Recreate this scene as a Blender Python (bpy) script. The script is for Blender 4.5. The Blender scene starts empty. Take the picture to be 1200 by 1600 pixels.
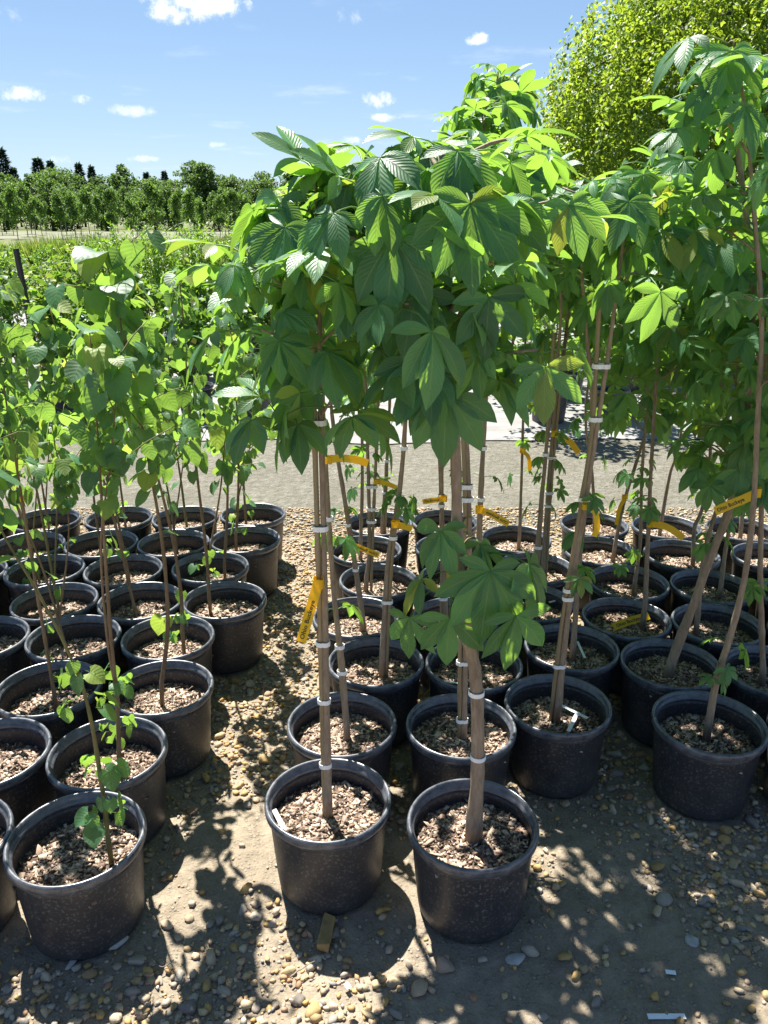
import bpy, math, random
import numpy as np
from mathutils import Vector, Matrix, Euler

# ------------------------------------------------------------------ camera, sky, sun, exposure
SC = bpy.context.scene
COL = SC.collection
PITCH, FPX, CAMZ = 0.357735, 1237.5, 1.832
cam = bpy.data.cameras.new('camera'); cam_o = bpy.data.objects.new('camera', cam); COL.objects.link(cam_o)
cam_o.location = (0, 0, CAMZ); cam_o.rotation_euler = (math.pi / 2 - PITCH, 0, 0)
cam.sensor_fit = 'VERTICAL'; cam.sensor_height = 24.0; cam.lens = FPX / 1600 * 24.0
cam.clip_start = 0.05; cam.clip_end = 3000
SC.camera = cam_o

SUN_AZ, SUN_EL = math.radians(-24), math.radians(59.5)     # azimuth from +Y, negative to the left
SUNV = Vector((math.sin(SUN_AZ) * math.cos(SUN_EL), math.cos(SUN_AZ) * math.cos(SUN_EL), math.sin(SUN_EL)))
sun = bpy.data.lights.new('sun', 'SUN'); sun.energy = 5.0; sun.angle = math.radians(0.53); sun.color = (1.0, 0.955, 0.88)
sun_o = bpy.data.objects.new('sun', sun); COL.objects.link(sun_o)
sun_o.location = (-6, 10, 20); sun_o.rotation_euler = SUNV.to_track_quat('Z', 'Y').to_euler()
SC.view_settings.view_transform = 'Standard'; SC.view_settings.look = 'None'
SC.view_settings.gamma = 1.0; SC.view_settings.use_curve_mapping = False
SC.view_settings.exposure = 1.56
SC.cycles.max_bounces = 7; SC.cycles.diffuse_bounces = 4; SC.cycles.transmission_bounces = 5; SC.cycles.glossy_bounces = 2
SC.cycles.sample_clamp_indirect = 8.0


def pix_dir(u, v):
    a = (800 - v) / FPX
    return Vector(((u - 600) / FPX, math.cos(PITCH) + a * math.sin(PITCH), a * math.cos(PITCH) - math.sin(PITCH)))


def at(u, v, Y):
    """world point on the vertical plane y = Y"""
    d = pix_dir(u, v)
    return Vector((0, 0, CAMZ)) + d * (Y / d.y)


def on_ground(u, v, z=0.0):
    d = pix_dir(u, v)
    return Vector((0, 0, CAMZ)) + d * ((CAMZ - z) / -d.z)


# ------------------------------------------------------------------ node helpers
class NT:
    def __init__(s, nt):
        s.nt = nt

    def n(s, typ, ins=None, **props):
        x = s.nt.nodes.new('ShaderNode' + typ)
        for k, v in props.items(): setattr(x, k, v)
        for k, v in (ins or {}).items(): s.put(x.inputs[k], v)
        return x

    def put(s, sock, v):
        if isinstance(v, bpy.types.NodeSocket): s.nt.links.new(v, sock)
        elif isinstance(v, bpy.types.Node): s.nt.links.new(v.outputs[0], sock)
        else:
            if hasattr(sock.default_value, '__len__') and len(sock.default_value) == 4 and len(v) == 3: v = (*v, 1)
            sock.default_value = v

    def m(s, op, a, b=None, c=None, clamp=False):
        x = s.nt.nodes.new('ShaderNodeMath'); x.operation = op; x.use_clamp = clamp
        for i, v in enumerate((a, b, c)):
            if v is not None: s.put(x.inputs[i], v)
        return x.outputs[0]

    def mix(s, fac, a, b, blend='MIX'):
        x = s.nt.nodes.new('ShaderNodeMix'); x.data_type = 'RGBA'; x.blend_type = blend; x.clamp_factor = True
        s.put(x.inputs[0], fac); s.put(x.inputs[6], a); s.put(x.inputs[7], b)
        return x.outputs[2]

    def ramp(s, fac, stops, interp='LINEAR'):
        x = s.nt.nodes.new('ShaderNodeValToRGB'); x.color_ramp.interpolation = interp
        el = x.color_ramp.elements
        while len(el) < len(stops): el.new(0.5)
        for e, (p, c) in zip(el, stops):
            e.position = p; e.color = (*c, 1) if len(c) == 3 else c
        s.put(x.inputs[0], fac)
        return x.outputs[0]

    def rng(s, v, a, b, c=0.0, d=1.0, smooth=False):
        x = s.nt.nodes.new('ShaderNodeMapRange'); x.clamp = True
        if smooth: x.interpolation_type = 'SMOOTHSTEP'
        for i, q in enumerate((v, a, b, c, d)): s.put(x.inputs[i], q)
        return x.outputs[0]

    def noise(s, scale, vec=None, detail=4, rough=0.55, dim='3D'):
        x = s.nt.nodes.new('ShaderNodeTexNoise'); x.noise_dimensions = dim
        x.inputs['Scale'].default_value = scale; x.inputs['Detail'].default_value = detail; x.inputs['Roughness'].default_value = rough
        if vec is not None: s.put(x.inputs['Vector'], vec)
        return x.outputs[0]


# sky: Nishita plus fair-weather clouds, mapped by direction over the whole dome
W = bpy.data.worlds.new('World'); SC.world = W; W.use_nodes = True
W.node_tree.nodes.clear(); w = NT(W.node_tree)
sky = w.n('TexSky', sky_type='NISHITA', sun_disc=False, sun_elevation=SUN_EL, sun_rotation=SUN_AZ, air_density=0.85, dust_density=0.1, ozone_density=1.6, altitude=1200)
tc = w.n('TexCoord'); D3 = tc.outputs['Generated']
sep = w.n('SeparateXYZ', {0: D3})
hgt = w.m('MAXIMUM', w.m('ADD', sep.outputs[2], 0.06), 0.03)
plane = w.n('CombineXYZ', {0: w.m('DIVIDE', sep.outputs[0], hgt), 1: w.m('DIVIDE', sep.outputs[1], hgt)})
nz = w.noise(34, D3, 6, 0.62)
nz2 = w.noise(95, D3, 5, 0.65)
wob = w.m('ADD', w.m('MULTIPLY', w.m('SUBTRACT', nz, 0.5), 5.0), w.m('MULTIPLY', w.m('SUBTRACT', nz2, 0.5), 3.0))
mask = None
for k, blobs in [(1.0, [(258, 18, 34, 20), (335, 12, 54, 19), (292, 2, 66, 20)]), (.85, [(36, 147, 40, 12), (130, 155, 17, 8), (588, 156, 33, 13), (744, 60, 25, 8), (598, 184, 28, 6)]),
                 (.5, [(210, 173, 40, 8), (536, 27, 28, 15), (222, 248, 24, 5), (342, 227, 16, 5), (92, 248, 20, 7), (-10, 18, 45, 16), (552, 219, 18, 6)])]:
    near_ = None
    for (u, v, sx, sy) in blobs:
        d = pix_dir(u, v).normalized(); r = Vector((d.y, -d.x, 0)).normalized(); up = r.cross(d); L = pix_dir(u, v).length * FPX
        rot = Matrix((r, up, -d)).transposed().to_euler()
        mp = w.n('Mapping', {0: D3, 'Location': tuple(d), 'Rotation': tuple(rot), 'Scale': (sx / L, sy / L, .3)}, vector_type='TEXTURE')
        ln = w.n('VectorMath', {0: mp}, operation='LENGTH').outputs['Value']
        near_ = ln if near_ is None else w.m('MINIMUM', near_, ln)
    e = w.rng(w.m('ADD', w.m('SUBTRACT', 1.0, w.m('MULTIPLY', near_, near_)), wob), -0.1, 2.0, 0, k, True)
    mask = e if mask is None else w.m('MAXIMUM', mask, e)
thin = w.rng(w.noise(1.3, plane, 7, 0.6), 0.56, 0.8, 0, 0.30, True)
mask = w.m('MAXIMUM', mask, thin)
den = w.n('VectorMath', {0: sky.outputs[0], 1: (.13, .13, .13), 2: (1, 1, 1)}, operation='MULTIPLY_ADD')
skd = w.n('VectorMath', {0: sky.outputs[0], 1: den.outputs[0]}, operation='DIVIDE')
skc = w.mix(1.0, skd.outputs[0], (1.00, 1.14, 1.34, 1), 'MULTIPLY')
col = w.mix(mask, skc, (7.4, 7.4, 7.4, 1))
bg = w.n('Background', {'Color': col, 'Strength': 0.067})
w.n('OutputWorld', {0: bg})


# ------------------------------------------------------------------ materials
def material(name):
    m = bpy.data.materials.new(name); m.use_nodes = True; m.node_tree.nodes.clear()
    return m, NT(m.node_tree)


def finish(t, shader):
    t.n('OutputMaterial', {0: shader})


def bump(t, h, strength, dist):
    return t.n('Bump', {'Height': h, 'Strength': strength, 'Distance': dist}).outputs[0]


def leaf_material(name, top, trans, fac=0.42, veins=9.0, jitter=0.5, yellow=(0.30, 0.36, 0.03), ylw=0.10, rough=0.42, rib=(0.16, 0.26, 0.08), bmp=0.5, shade=.2):
    m, t = material(name)
    uv = t.n('UVMap').outputs[0]; s = t.n('SeparateXYZ', {0: uv})
    u = s.outputs[0]; v = t.m('ABSOLUTE', t.m('SUBTRACT', t.m('MULTIPLY', s.outputs[1], 2.0), 1.0))
    orn = t.n('ObjectInfo').outputs['Random']; irn = t.n('NewGeometry').outputs['Random Per Island']
    rnd = t.m('FRACT', t.m('ADD', t.m('MULTIPLY', orn, 3.7), irn))
    nz = t.noise(14, t.n('TexCoord').outputs['Object'], 3)
    k = t.m('ADD', t.m('ADD', 1 - jitter * .5, t.m('MULTIPLY', rnd, jitter)), t.m('MULTIPLY', t.m('SUBTRACT', nz, .5), .35))
    yf = t.rng(t.m('FRACT', t.m('MULTIPLY', t.m('ADD', orn, t.m('MULTIPLY', irn, .07)), 11.3)), 1 - ylw, 1, 0, .75)
    c1 = t.mix(yf, top, yellow); c2 = t.mix(yf, trans, tuple(min(1, x * 1.5) for x in yellow))
    kk = t.n('CombineXYZ', {0: k, 1: k, 2: k}).outputs[0]
    c1 = t.mix(1.0, c1, kk, 'MULTIPLY'); c2 = t.mix(1.0, c2, kk, 'MULTIPLY')
    if veins:
        ph = t.m('SUBTRACT', t.m('MULTIPLY', u, veins), t.m('MULTIPLY', v, veins * .28))
        w_ = t.m('ABSOLUTE', t.m('SUBTRACT', t.m('FRACT', ph), .5))          # 0 .. .5 triangle wave: pleats between the side veins
        mid = t.rng(v, 0.02, 0.075, 1, 0)
        c1 = t.mix(t.m('MULTIPLY', mid, .65), c1, rib)
        hgt = t.m('SUBTRACT', t.m('MULTIPLY', w_, 1.0), t.m('MULTIPLY', mid, .8))
        nrm = bump(t, hgt, bmp, 0.004)
        side = t.rng(w_, 0.36, 0.5, 0, shade)
        c2 = t.mix(side, c2, tuple(x * .4 for x in trans))
        p = t.n('BsdfPrincipled', {'Base Color': c1, 'Roughness': rough, 'Normal': nrm, 'Specular IOR Level': .5})
        tr = t.n('BsdfTranslucent', {'Color': c2, 'Normal': nrm})
    else:
        p = t.n('BsdfPrincipled', {'Base Color': c1, 'Roughness': rough, 'Specular IOR Level': .35})
        tr = t.n('BsdfTranslucent', {'Color': c2})
    finish(t, t.n('MixShader', {0: fac, 1: p, 2: tr}))
    return m


def bark_material(name, a, b, sc=60, stretch=0.25, rough=.85, dist=.004):
    m, t = material(name)
    mp = t.n('Mapping', {0: t.n('TexCoord').outputs['Object'], 'Scale': (1, 1, stretch)})
    n1 = t.noise(sc, mp, 6, .65); n2 = t.noise(sc * .15, mp, 3)
    c = t.mix(t.rng(n1, .3, .7), a, b)
    c = t.mix(t.rng(n2, .42, .68, 0, .5), c, tuple(x * .6 for x in a))
    finish(t, t.n('BsdfPrincipled', {'Base Color': c, 'Roughness': rough, 'Normal': bump(t, n1, .7, dist)}))
    return m


def island_material(name, stops, rough=.8, nsc=90, interp='LINEAR', obj=False, dist=.002):
    """loose pieces: every island (or object) takes its own colour"""
    m, t = material(name)
    r = t.n('ObjectInfo').outputs['Random'] if obj else t.n('NewGeometry').outputs['Random Per Island']
    c = t.ramp(r, stops, interp)
    tcn = t.n('TexCoord').outputs['Object']
    nz = t.noise(nsc, tcn, 5, .65); n2 = t.noise(nsc * .25, tcn, 3)
    k = t.rng(nz, .25, .75, .68, 1.25); kk = t.n('CombineXYZ', {0: k, 1: k, 2: k}).outputs[0]
    c = t.mix(1.0, c, kk, 'MULTIPLY')
    c = t.mix(t.rng(n2, .5, .75, 0, .45), c, (.13, .115, .10))
    finish(t, t.n('BsdfPrincipled', {'Base Color': c, 'Roughness': rough, 'Normal': bump(t, nz, .5, dist)}))
    return m


def plain(name, c, rough=.5, nsc=40, var=.25, spec=.5, bd=.001):
    m, t = material(name)
    nz = t.noise(nsc, t.n('TexCoord').outputs['Object'], 4)
    cc = t.mix(t.rng(nz, .3, .7), tuple(x * (1 - var) for x in c), tuple(min(1, x * (1 + var * .6)) for x in c))
    finish(t, t.n('BsdfPrincipled', {'Base Color': cc, 'Roughness': rough, 'Specular IOR Level': spec, 'Normal': bump(t, nz, .3, bd)}))
    return m


M = {}
M['buckeye'] = leaf_material('buckeye_leaf', (.058, .178, .078), (.33, .58, .060), .41, 11, .5, (.34, .34, .03), .05, .45, (.22, .32, .12), .28, .12)
M['linden'] = leaf_material('linden_leaf', (.052, .150, .072), (.32, .54, .065), .42, 6, .5, (.36, .42, .05), .08, .52, (.14, .24, .08), .22, .08)
M['shrub'] = leaf_material('shrub_leaf', (.050, .130, .028), (.22, .40, .03), .40, 0, .7, (.40, .38, .06), .10, .45)
M['willowy'] = leaf_material('willowy_leaf', (.055, .150, .025), (.26, .46, .03), .42, 0, .7, (.30, .40, .04), .10, .45)
M['flowering'] = leaf_material('flowering_leaf', (.055, .140, .028), (.24, .40, .03), .40, 0, .7, (.62, .50, .22), .16, .5)
M['weeping'] = leaf_material('weeping_leaf', (.085, .165, .030), (.38, .52, .035), .45, 0, .8, (.34, .38, .04), .12, .45)
M['grove'] = leaf_material('grove_leaf', (.075, .150, .035), (.22, .38, .05), .38, 0, .7, (.20, .30, .04), .05, .55)
M['woods'] = leaf_material('woods_leaf', (.055, .115, .030), (.16, .28, .04), .35, 0, .8, (.16, .24, .04), .05, .6)
M['conifer'] = leaf_material('conifer_needles', (.035, .075, .042), (.06, .12, .05), .25, 0, .6, (.03, .06, .03), .02, .6)
M['grass'] = leaf_material('grass_blade', (.075, .150, .030), (.24, .36, .05), .4, 0, .7, (.36, .30, .10), .15, .6)
M['bark'] = bark_material('buckeye_bark', (.21, .150, .100), (.40, .31, .22), 90, .3)
M['stem'] = bark_material('sapling_stem', (.15, .095, .05), (.28, .19, .105), 90, .3, .7, .002)
M['green_stem'] = bark_material('green_sapling_stem', (.12, .115, .035), (.22, .19, .07), 90, .3, .7, .002)
M['dark_bark'] = bark_material('dark_bark', (.045, .035, .028), (.12, .10, .08), 14, .3, .9, .02)
M['pale_bark'] = bark_material('pale_bark', (.16, .13, .10), (.34, .30, .25), 10, .3, .9, .02)
M['bamboo'] = bark_material('bamboo', (.22, .165, .085), (.36, .28, .16), 50, .08, .55, .001)
M['twig'] = bark_material('twig', (.16, .13, .10), (.30, .25, .2), 60, .3)
M['white'] = plain('white_tape', (.86, .87, .88), .45, 30, .06)
m, t = material('yellow_tag')
nz = t.noise(30, t.n('TexCoord').outputs['Object'], 4); c = t.mix(nz, (.90, .64, .014), (.84, .57, .014))
finish(t, t.n('MixShader', {0: .35, 1: t.n('BsdfPrincipled', {'Base Color': c, 'Roughness': .45}), 2: t.n('BsdfTranslucent', {'Color': (.95, .66, .03, 1)})}))
M['yellow'] = m
M['ink'] = plain('black_ink', (.02, .018, .012), .6, 25, .1)
M['post'] = plain('black_post', (.02, .018, .018), .5, 10, .3)
M['chips'] = island_material('bark_chips', [(0, (.045, .028, .020)), (.2, (.13, .082, .055)), (.45, (.27, .185, .13)), (.7, (.42, .31, .225)), (.9, (.56, .44, .33)), (1, (.64, .53, .42))], .85, 160, dist=.001)
STONES = [(0, (.32, .21, .10)), (.16, (.50, .32, .10)), (.32, (.33, .28, .22)), (.46, (.54, .40, .20)), (.58, (.20, .175, .15)), (.70, (.44, .39, .31)), (.82, (.38, .21, .11)), (.93, (.56, .46, .31)), (1, (.22, .21, .20))]
M['gravel'] = island_material('gravel', STONES, .8, 70)
M['stone'] = island_material('stone', STONES, .78, 40, obj=True)
M['tan_stone'] = plain('tan_stone', (.40, .26, .10), .8, 30, .4, .3, .004)
M['grey_stone'] = plain('grey_stone', (.42, .40, .36), .8, 25, .3, .3, .004)

# black plastic with splashed dust
m, t = material('pot_plastic'); tcn = t.n('TexCoord').outputs['Object']; zz = t.n('SeparateXYZ', {0: tcn}).outputs[2]
nz = t.noise(9, tcn, 5, .6); nf = t.noise(120, tcn, 3, .7)
orn = t.n('ObjectInfo').outputs['Random']
dust = t.m('MULTIPLY', t.rng(t.m('ADD', nz, t.m('MULTIPLY', t.m('SUBTRACT', .16, zz), 1.2)), .45, .95), t.m('ADD', .4, t.m('MULTIPLY', orn, .6)))
speck = t.m('MULTIPLY', t.rng(nf, .54, .64), t.rng(nz, .35, .6, .3, 1.0))
c = t.mix(t.m('MULTIPLY', dust, .65), (.028, .030, .037), (.15, .135, .118))
c = t.mix(t.m('MULTIPLY', speck, .75), c, (.20, .185, .165))
finish(t, t.n('BsdfPrincipled', {'Base Color': c, 'Roughness': t.m('ADD', .40, t.m('MULTIPLY', dust, .35)), 'Specular IOR Level': .5, 'Normal': bump(t, nf, .12, .001)}))
M['pot'] = m
m, t = material('pot_rim_plastic'); tcn = t.n('TexCoord').outputs['Object']
nz = t.noise(30, tcn, 5, .65)
c = t.mix(t.rng(nz, .4, .75), (.050, .056, .070), (.16, .168, .185))
finish(t, t.n('BsdfPrincipled', {'Base Color': c, 'Roughness': t.rng(nz, .3, .7, .24, .40), 'Specular IOR Level': .8}))
M['rim'] = m
# potting mix under the chips
m, t = material('potting_mix'); tcn = t.n('TexCoord').outputs['Object']
n1 = t.noise(120, tcn, 5, .7); n2 = t.noise(12, tcn, 3)
c = t.mix(t.rng(n1, .35, .65), (.035, .024, .018), (.22, .15, .105)); c = t.mix(t.rng(n2, .45, .65, 0, .6), c, (.05, .035, .026))
finish(t, t.n('BsdfPrincipled', {'Base Color': c, 'Roughness': .95, 'Normal': bump(t, n1, .9, .006)}))
M['mix'] = m


def ground_material(name, cols, grit, grit_col, big=1.2, rough=.95, bd=.006):
    m, t = material(name); g = t.n('NewGeometry').outputs['Position']
    n1 = t.noise(big, g, 6, .6); n2 = t.noise(18, g, 6, .7); n3 = t.noise(160, g, 3, .7)
    c = t.mix(t.rng(n1, .35, .65), cols[0], cols[1]); c = t.mix(t.rng(n2, .35, .70), c, cols[2])
    vor = t.n('TexVoronoi', {'Vector': g, 'Scale': grit})
    pe = t.rng(vor.outputs['Distance'], .20, .42, 1, 0)
    pc = t.ramp(t.n('SeparateColor', {0: vor.outputs['Color']}).outputs[0], grit_col)
    pk = t.m('MULTIPLY', pe, t.rng(n2, .42, .62, .0, .85))
    c = t.mix(pk, c, pc)
    k = t.rng(n3, .2, .8, .75, 1.2); c = t.mix(1.0, c, t.n('CombineXYZ', {0: k, 1: k, 2: k}).outputs[0], 'MULTIPLY')
    h = t.m('ADD', t.m('ADD', t.m('MULTIPLY', n2, 1.0), t.m('MULTIPLY', n3, .25)), t.m('MULTIPLY', pk, .5))
    finish(t, t.n('BsdfPrincipled', {'Base Color': c, 'Roughness': rough, 'Specular IOR Level': .25, 'Normal': bump(t, h, .8, bd)}))
    return m


GR = [(0, (.30, .24, .15)), (.4, (.40, .35, .27)), (.7, (.22, .20, .18)), (1, (.48, .42, .32))]
M['ground'] = ground_material('mud_and_grit', [(.27, .222, .160), (.36, .300, .222), (.185, .152, .110)], 75, GR, bd=.014)
M['road'] = ground_material('gravel_road', [(.185, .172, .142), (.26, .245, .205), (.105, .105, .072)], 40, GR, 1.6, bd=.04)
M['field'] = ground_material('field_grass', [(.085, .13, .035), (.13, .16, .05), (.16, .14, .08)], 30, [(0, (.10, .16, .04)), (1, (.2, .2, .1))], .15)
M['grove_soil'] = ground_material('grove_soil', [(.12, .15, .08), (.24, .23, .19), (.16, .16, .10)], 20, [(0, (.10, .16, .04)), (1, (.2, .2, .1))], .25)
m, t = material('ground_cloth'); g = t.n('NewGeometry').outputs['Position']
mp = t.n('Mapping', {0: g, 'Scale': (.5, 2.2, 1)})
n1 = t.noise(1.4, mp, 6, .6); n2 = t.noise(9, g, 5, .65); wv = t.n('TexWave', {'Vector': g, 'Scale': 1.0, 'Distortion': 6.0, 'Detail': 3.0}, bands_direction='Y')
c = t.mix(t.rng(n1, .38, .66), (.25, .25, .252), (.18, .173, .16)); c = t.mix(t.rng(n2, .55, .75, 0, .6), c, (.14, .128, .105))
finish(t, t.n('BsdfPrincipled', {'Base Color': c, 'Roughness': .7, 'Specular IOR Level': .3, 'Normal': bump(t, t.m('ADD', n1, t.m('MULTIPLY', n2, .3)), .7, .05)}))
M['cloth'] = m


# ------------------------------------------------------------------ mesh helpers
def mesh_np(name, V, F, mat, uv=None, smooth=True):
    me = bpy.data.meshes.new(name)
    V = np.asarray(V, np.float32)
    if isinstance(F, np.ndarray):
        k = F.shape[1]; me.vertices.add(len(V)); me.vertices.foreach_set('co', V.ravel())
        me.loops.add(F.size); me.loops.foreach_set('vertex_index', F.ravel().astype(np.int32))
        me.polygons.add(len(F)); me.polygons.foreach_set('loop_start', np.arange(0, F.size, k, dtype=np.int32))
        idx = F.ravel()
    else:
        me.from_pydata(V.tolist(), [], F); idx = np.array([i for f in F for i in f])
    me.update(calc_edges=True)
    if uv is not None:
        l = me.uv_layers.new(name='UVMap'); l.data.foreach_set('uv', np.asarray(uv, np.float32)[idx].ravel())
    if smooth: me.polygons.foreach_set('use_smooth', np.ones(len(me.polygons), bool))
    me.materials.append(M[mat] if isinstance(mat, str) else mat)
    return me


def obj(name, me, parent=None, loc=(0, 0, 0), rot=None, scale=None, kind=None):
    o = bpy.data.objects.new(name, me); COL.objects.link(o); o.location = loc
    if rot is not None: o.rotation_euler = rot
    if scale is not None: o.scale = (scale,) * 3 if isinstance(scale, (int, float)) else scale
    if parent is not None: o.parent = parent
    if kind: o['kind'] = kind
    return o


def tagp(o, label=None, cat=None, group=None, kind=None):
    if label: o['label'] = label
    if cat: o['category'] = cat
    if group: o['group'] = group
    if kind: o['kind'] = kind
    return o


def smooth_path(P, n):
    P = np.asarray([tuple(p) for p in P], float)
    if len(P) < 3:
        return np.linspace(P[0], P[-1], n)
    d = np.r_[0, np.cumsum(np.linalg.norm(np.diff(P, axis=0), axis=1))]
    Q = np.vstack([2 * P[0] - P[1], P, 2 * P[-1] - P[-2]])
    out = []
    for s in np.linspace(0, d[-1], n):
        i = min(np.searchsorted(d, s, 'right') - 1, len(P) - 2); u = (s - d[i]) / max(d[i + 1] - d[i], 1e-9)
        a, b, c, e = Q[i], Q[i + 1], Q[i + 2], Q[i + 3]
        out.append(.5 * (2 * b + (c - a) * u + (2 * a - 5 * b + 4 * c - e) * u * u + (3 * b - a - 3 * c + e) * u ** 3))
    return np.array(out)


def tube(P, R, seg=7, rng=None, jit=0.0):
    P = np.asarray(P, float); n = len(P); R = np.broadcast_to(np.asarray(R, float), (n,))
    T = np.gradient(P, axis=0); T /= np.linalg.norm(T, axis=1)[:, None] + 1e-12
    ref = np.array([0, 1.0, 0]) if abs(T[0][2]) > .6 else np.array([0, 0, 1.0])
    A = np.cross(T, ref); A /= np.linalg.norm(A, axis=1)[:, None] + 1e-12; B = np.cross(T, A)
    an = np.linspace(0, 2 * np.pi, seg, endpoint=False)
    rr = R[:, None] * np.ones((1, seg))
    if jit and rng is not None: rr = rr * (1 + jit * rng.standard_normal((n, seg))) * (1 + jit * .8 * rng.standard_normal((n, 1)))
    V = P[:, None] + rr[..., None] * (np.cos(an)[None, :, None] * A[:, None] + np.sin(an)[None, :, None] * B[:, None])
    V = V.reshape(-1, 3); F = []
    for i in range(n - 1):
        for j in range(seg):
            k = (j + 1) % seg; F.append((i * seg + j, i * seg + k, (i + 1) * seg + k, (i + 1) * seg + j))
    F.append(tuple(range(seg))[::-1]); F.append(tuple(range((n - 1) * seg, n * seg)))
    return V, F


def join(parts):
    Vs, Fs, o = [], [], 0
    for V, F in parts:
        Vs.append(V); Fs += [tuple(i + o for i in f) for f in F]; o += len(V)
    return np.vstack(Vs), Fs


def lathe(prof, seg=48):
    an = np.linspace(0, 2 * np.pi, seg, endpoint=False); V = []; F = []
    for r, z in prof: V += [(r * math.cos(a), r * math.sin(a), z) for a in an]
    for i in range(len(prof) - 1):
        for j in range(seg):
            k = (j + 1) % seg; F.append((i * seg + j, i * seg + k, (i + 1) * seg + k, (i + 1) * seg + j))
    return np.array(V), F


def vnoise(x, y, seed, sc):
    """smooth value noise 0..1"""
    rs = np.random.RandomState(seed); G = rs.rand(64, 64)
    X = np.asarray(x) * sc; Y = np.asarray(y) * sc
    i = np.floor(X).astype(int); j = np.floor(Y).astype(int); a = X - i; b = Y - j
    a = a * a * (3 - 2 * a); b = b * b * (3 - 2 * b); i %= 64; j %= 64; i2 = (i + 1) % 64; j2 = (j + 1) % 64
    return (G[i, j] * (1 - a) + G[i2, j] * a) * (1 - b) + (G[i, j2] * (1 - a) + G[i2, j2] * a) * b


ICO_T = (1 + 5 ** .5) / 2
ICO_V = np.array([(-1, ICO_T, 0), (1, ICO_T, 0), (-1, -ICO_T, 0), (1, -ICO_T, 0), (0, -1, ICO_T), (0, 1, ICO_T), (0, -1, -ICO_T), (0, 1, -ICO_T), (ICO_T, 0, -1), (ICO_T, 0, 1), (-ICO_T, 0, -1), (-ICO_T, 0, 1)])
ICO_V = ICO_V / np.linalg.norm(ICO_V[0])
ICO_F = np.array([(0, 11, 5), (0, 5, 1), (0, 1, 7), (0, 7, 10), (0, 10, 11), (1, 5, 9), (5, 11, 4), (11, 10, 2), (10, 7, 6), (7, 1, 8), (3, 9, 4), (3, 4, 2), (3, 2, 6), (3, 6, 8), (3, 8, 9), (4, 9, 5), (2, 4, 11), (6, 2, 10), (8, 6, 7), (9, 8, 1)])


def subdivide(V, F):
    V = [tuple(v) for v in V]; cache = {}; out = []
    def mid(a, b):
        k = (min(a, b), max(a, b))
        if k not in cache:
            p = np.array(V[a]) + np.array(V[b]); p /= np.linalg.norm(p); V.append(tuple(p)); cache[k] = len(V) - 1
        return cache[k]
    for a, b, c in F:
        x, y, z = mid(a, b), mid(b, c), mid(c, a); out += [(a, x, z), (b, y, x), (c, z, y), (x, y, z)]
    return np.array(V), np.array(out)


ICO2_V, ICO2_F = subdivide(ICO_V, ICO_F)


def rock(rng, V0=ICO2_V):
    """an angular pebble of unit radius"""
    V = V0.copy()
    for _ in range(12):
        n = rng.standard_normal(3); n /= np.linalg.norm(n); d = rng.uniform(.42, .85)
        h = V @ n; V = V - np.outer(np.clip(h - d, 0, None) * .92, n)
    V *= 1 + .05 * rng.standard_normal((len(V), 1))
    return V * np.array([1, rng.uniform(.55, .95), rng.uniform(.42, .75)])


# ------------------------------------------------------------------ leaves
def blade(L, prof, start, d, n, pull, fold, rows, wob, rng):
    """a leaf blade: arching midrib, folded halves; returns V, F, UV"""
    V, UV, F = [], [], []
    p = Vector(start); d = Vector(d).normalized(); n = Vector(n)
    ts = np.linspace(0, 1, rows + 1); pt = 0
    for t_ in ts:
        dt = t_ - pt; pt = t_
        d = (d + Vector((0, 0, -1)) * pull * dt * 1.6).normalized()
        p = p + d * (L * dt)
        sd = n.cross(d).normalized(); n = d.cross(sd).normalized()
        wd, back = prof(t_); wd *= L
        wv = wob * L * math.sin(t_ * 9 + rng.uniform(0, 1))
        for v in (-1, -.5, 0, .5, 1):
            q = p + sd * (wd * v) + n * (wd * abs(v) * fold + wv * (abs(v) ** 2)) - d * (back * L * v * v)
            V.append(tuple(q)); UV.append((t_, .5 + .5 * v))
    for i in range(rows):
        for j in range(4):
            a = i * 5 + j; F.append((a, a + 1, a + 6, a + 5))
    return V, F, UV


def prof_buckeye(t_):
    w_ = math.sin(math.pi * min(1, t_ ** 1.12)) ** .9 * .192 * (1 if t_ < .75 else 1 - (t_ - .75) * .9)
    return max(w_, .004), 0


def prof_linden(t_):
    xs = [0, .1, .22, .38, .52, .66, .8, .9, 1]; ws = [.26, .43, .50, .50, .45, .35, .21, .10, .0]
    return float(np.interp(t_, xs, ws)), .20 * (1 - t_) ** 4


def add_mesh(dst, V, F, UV):
    o = len(dst[0]); dst[0].extend(V); dst[1].extend(tuple(i + o for i in f) for f in F); dst[2].extend(UV)


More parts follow.
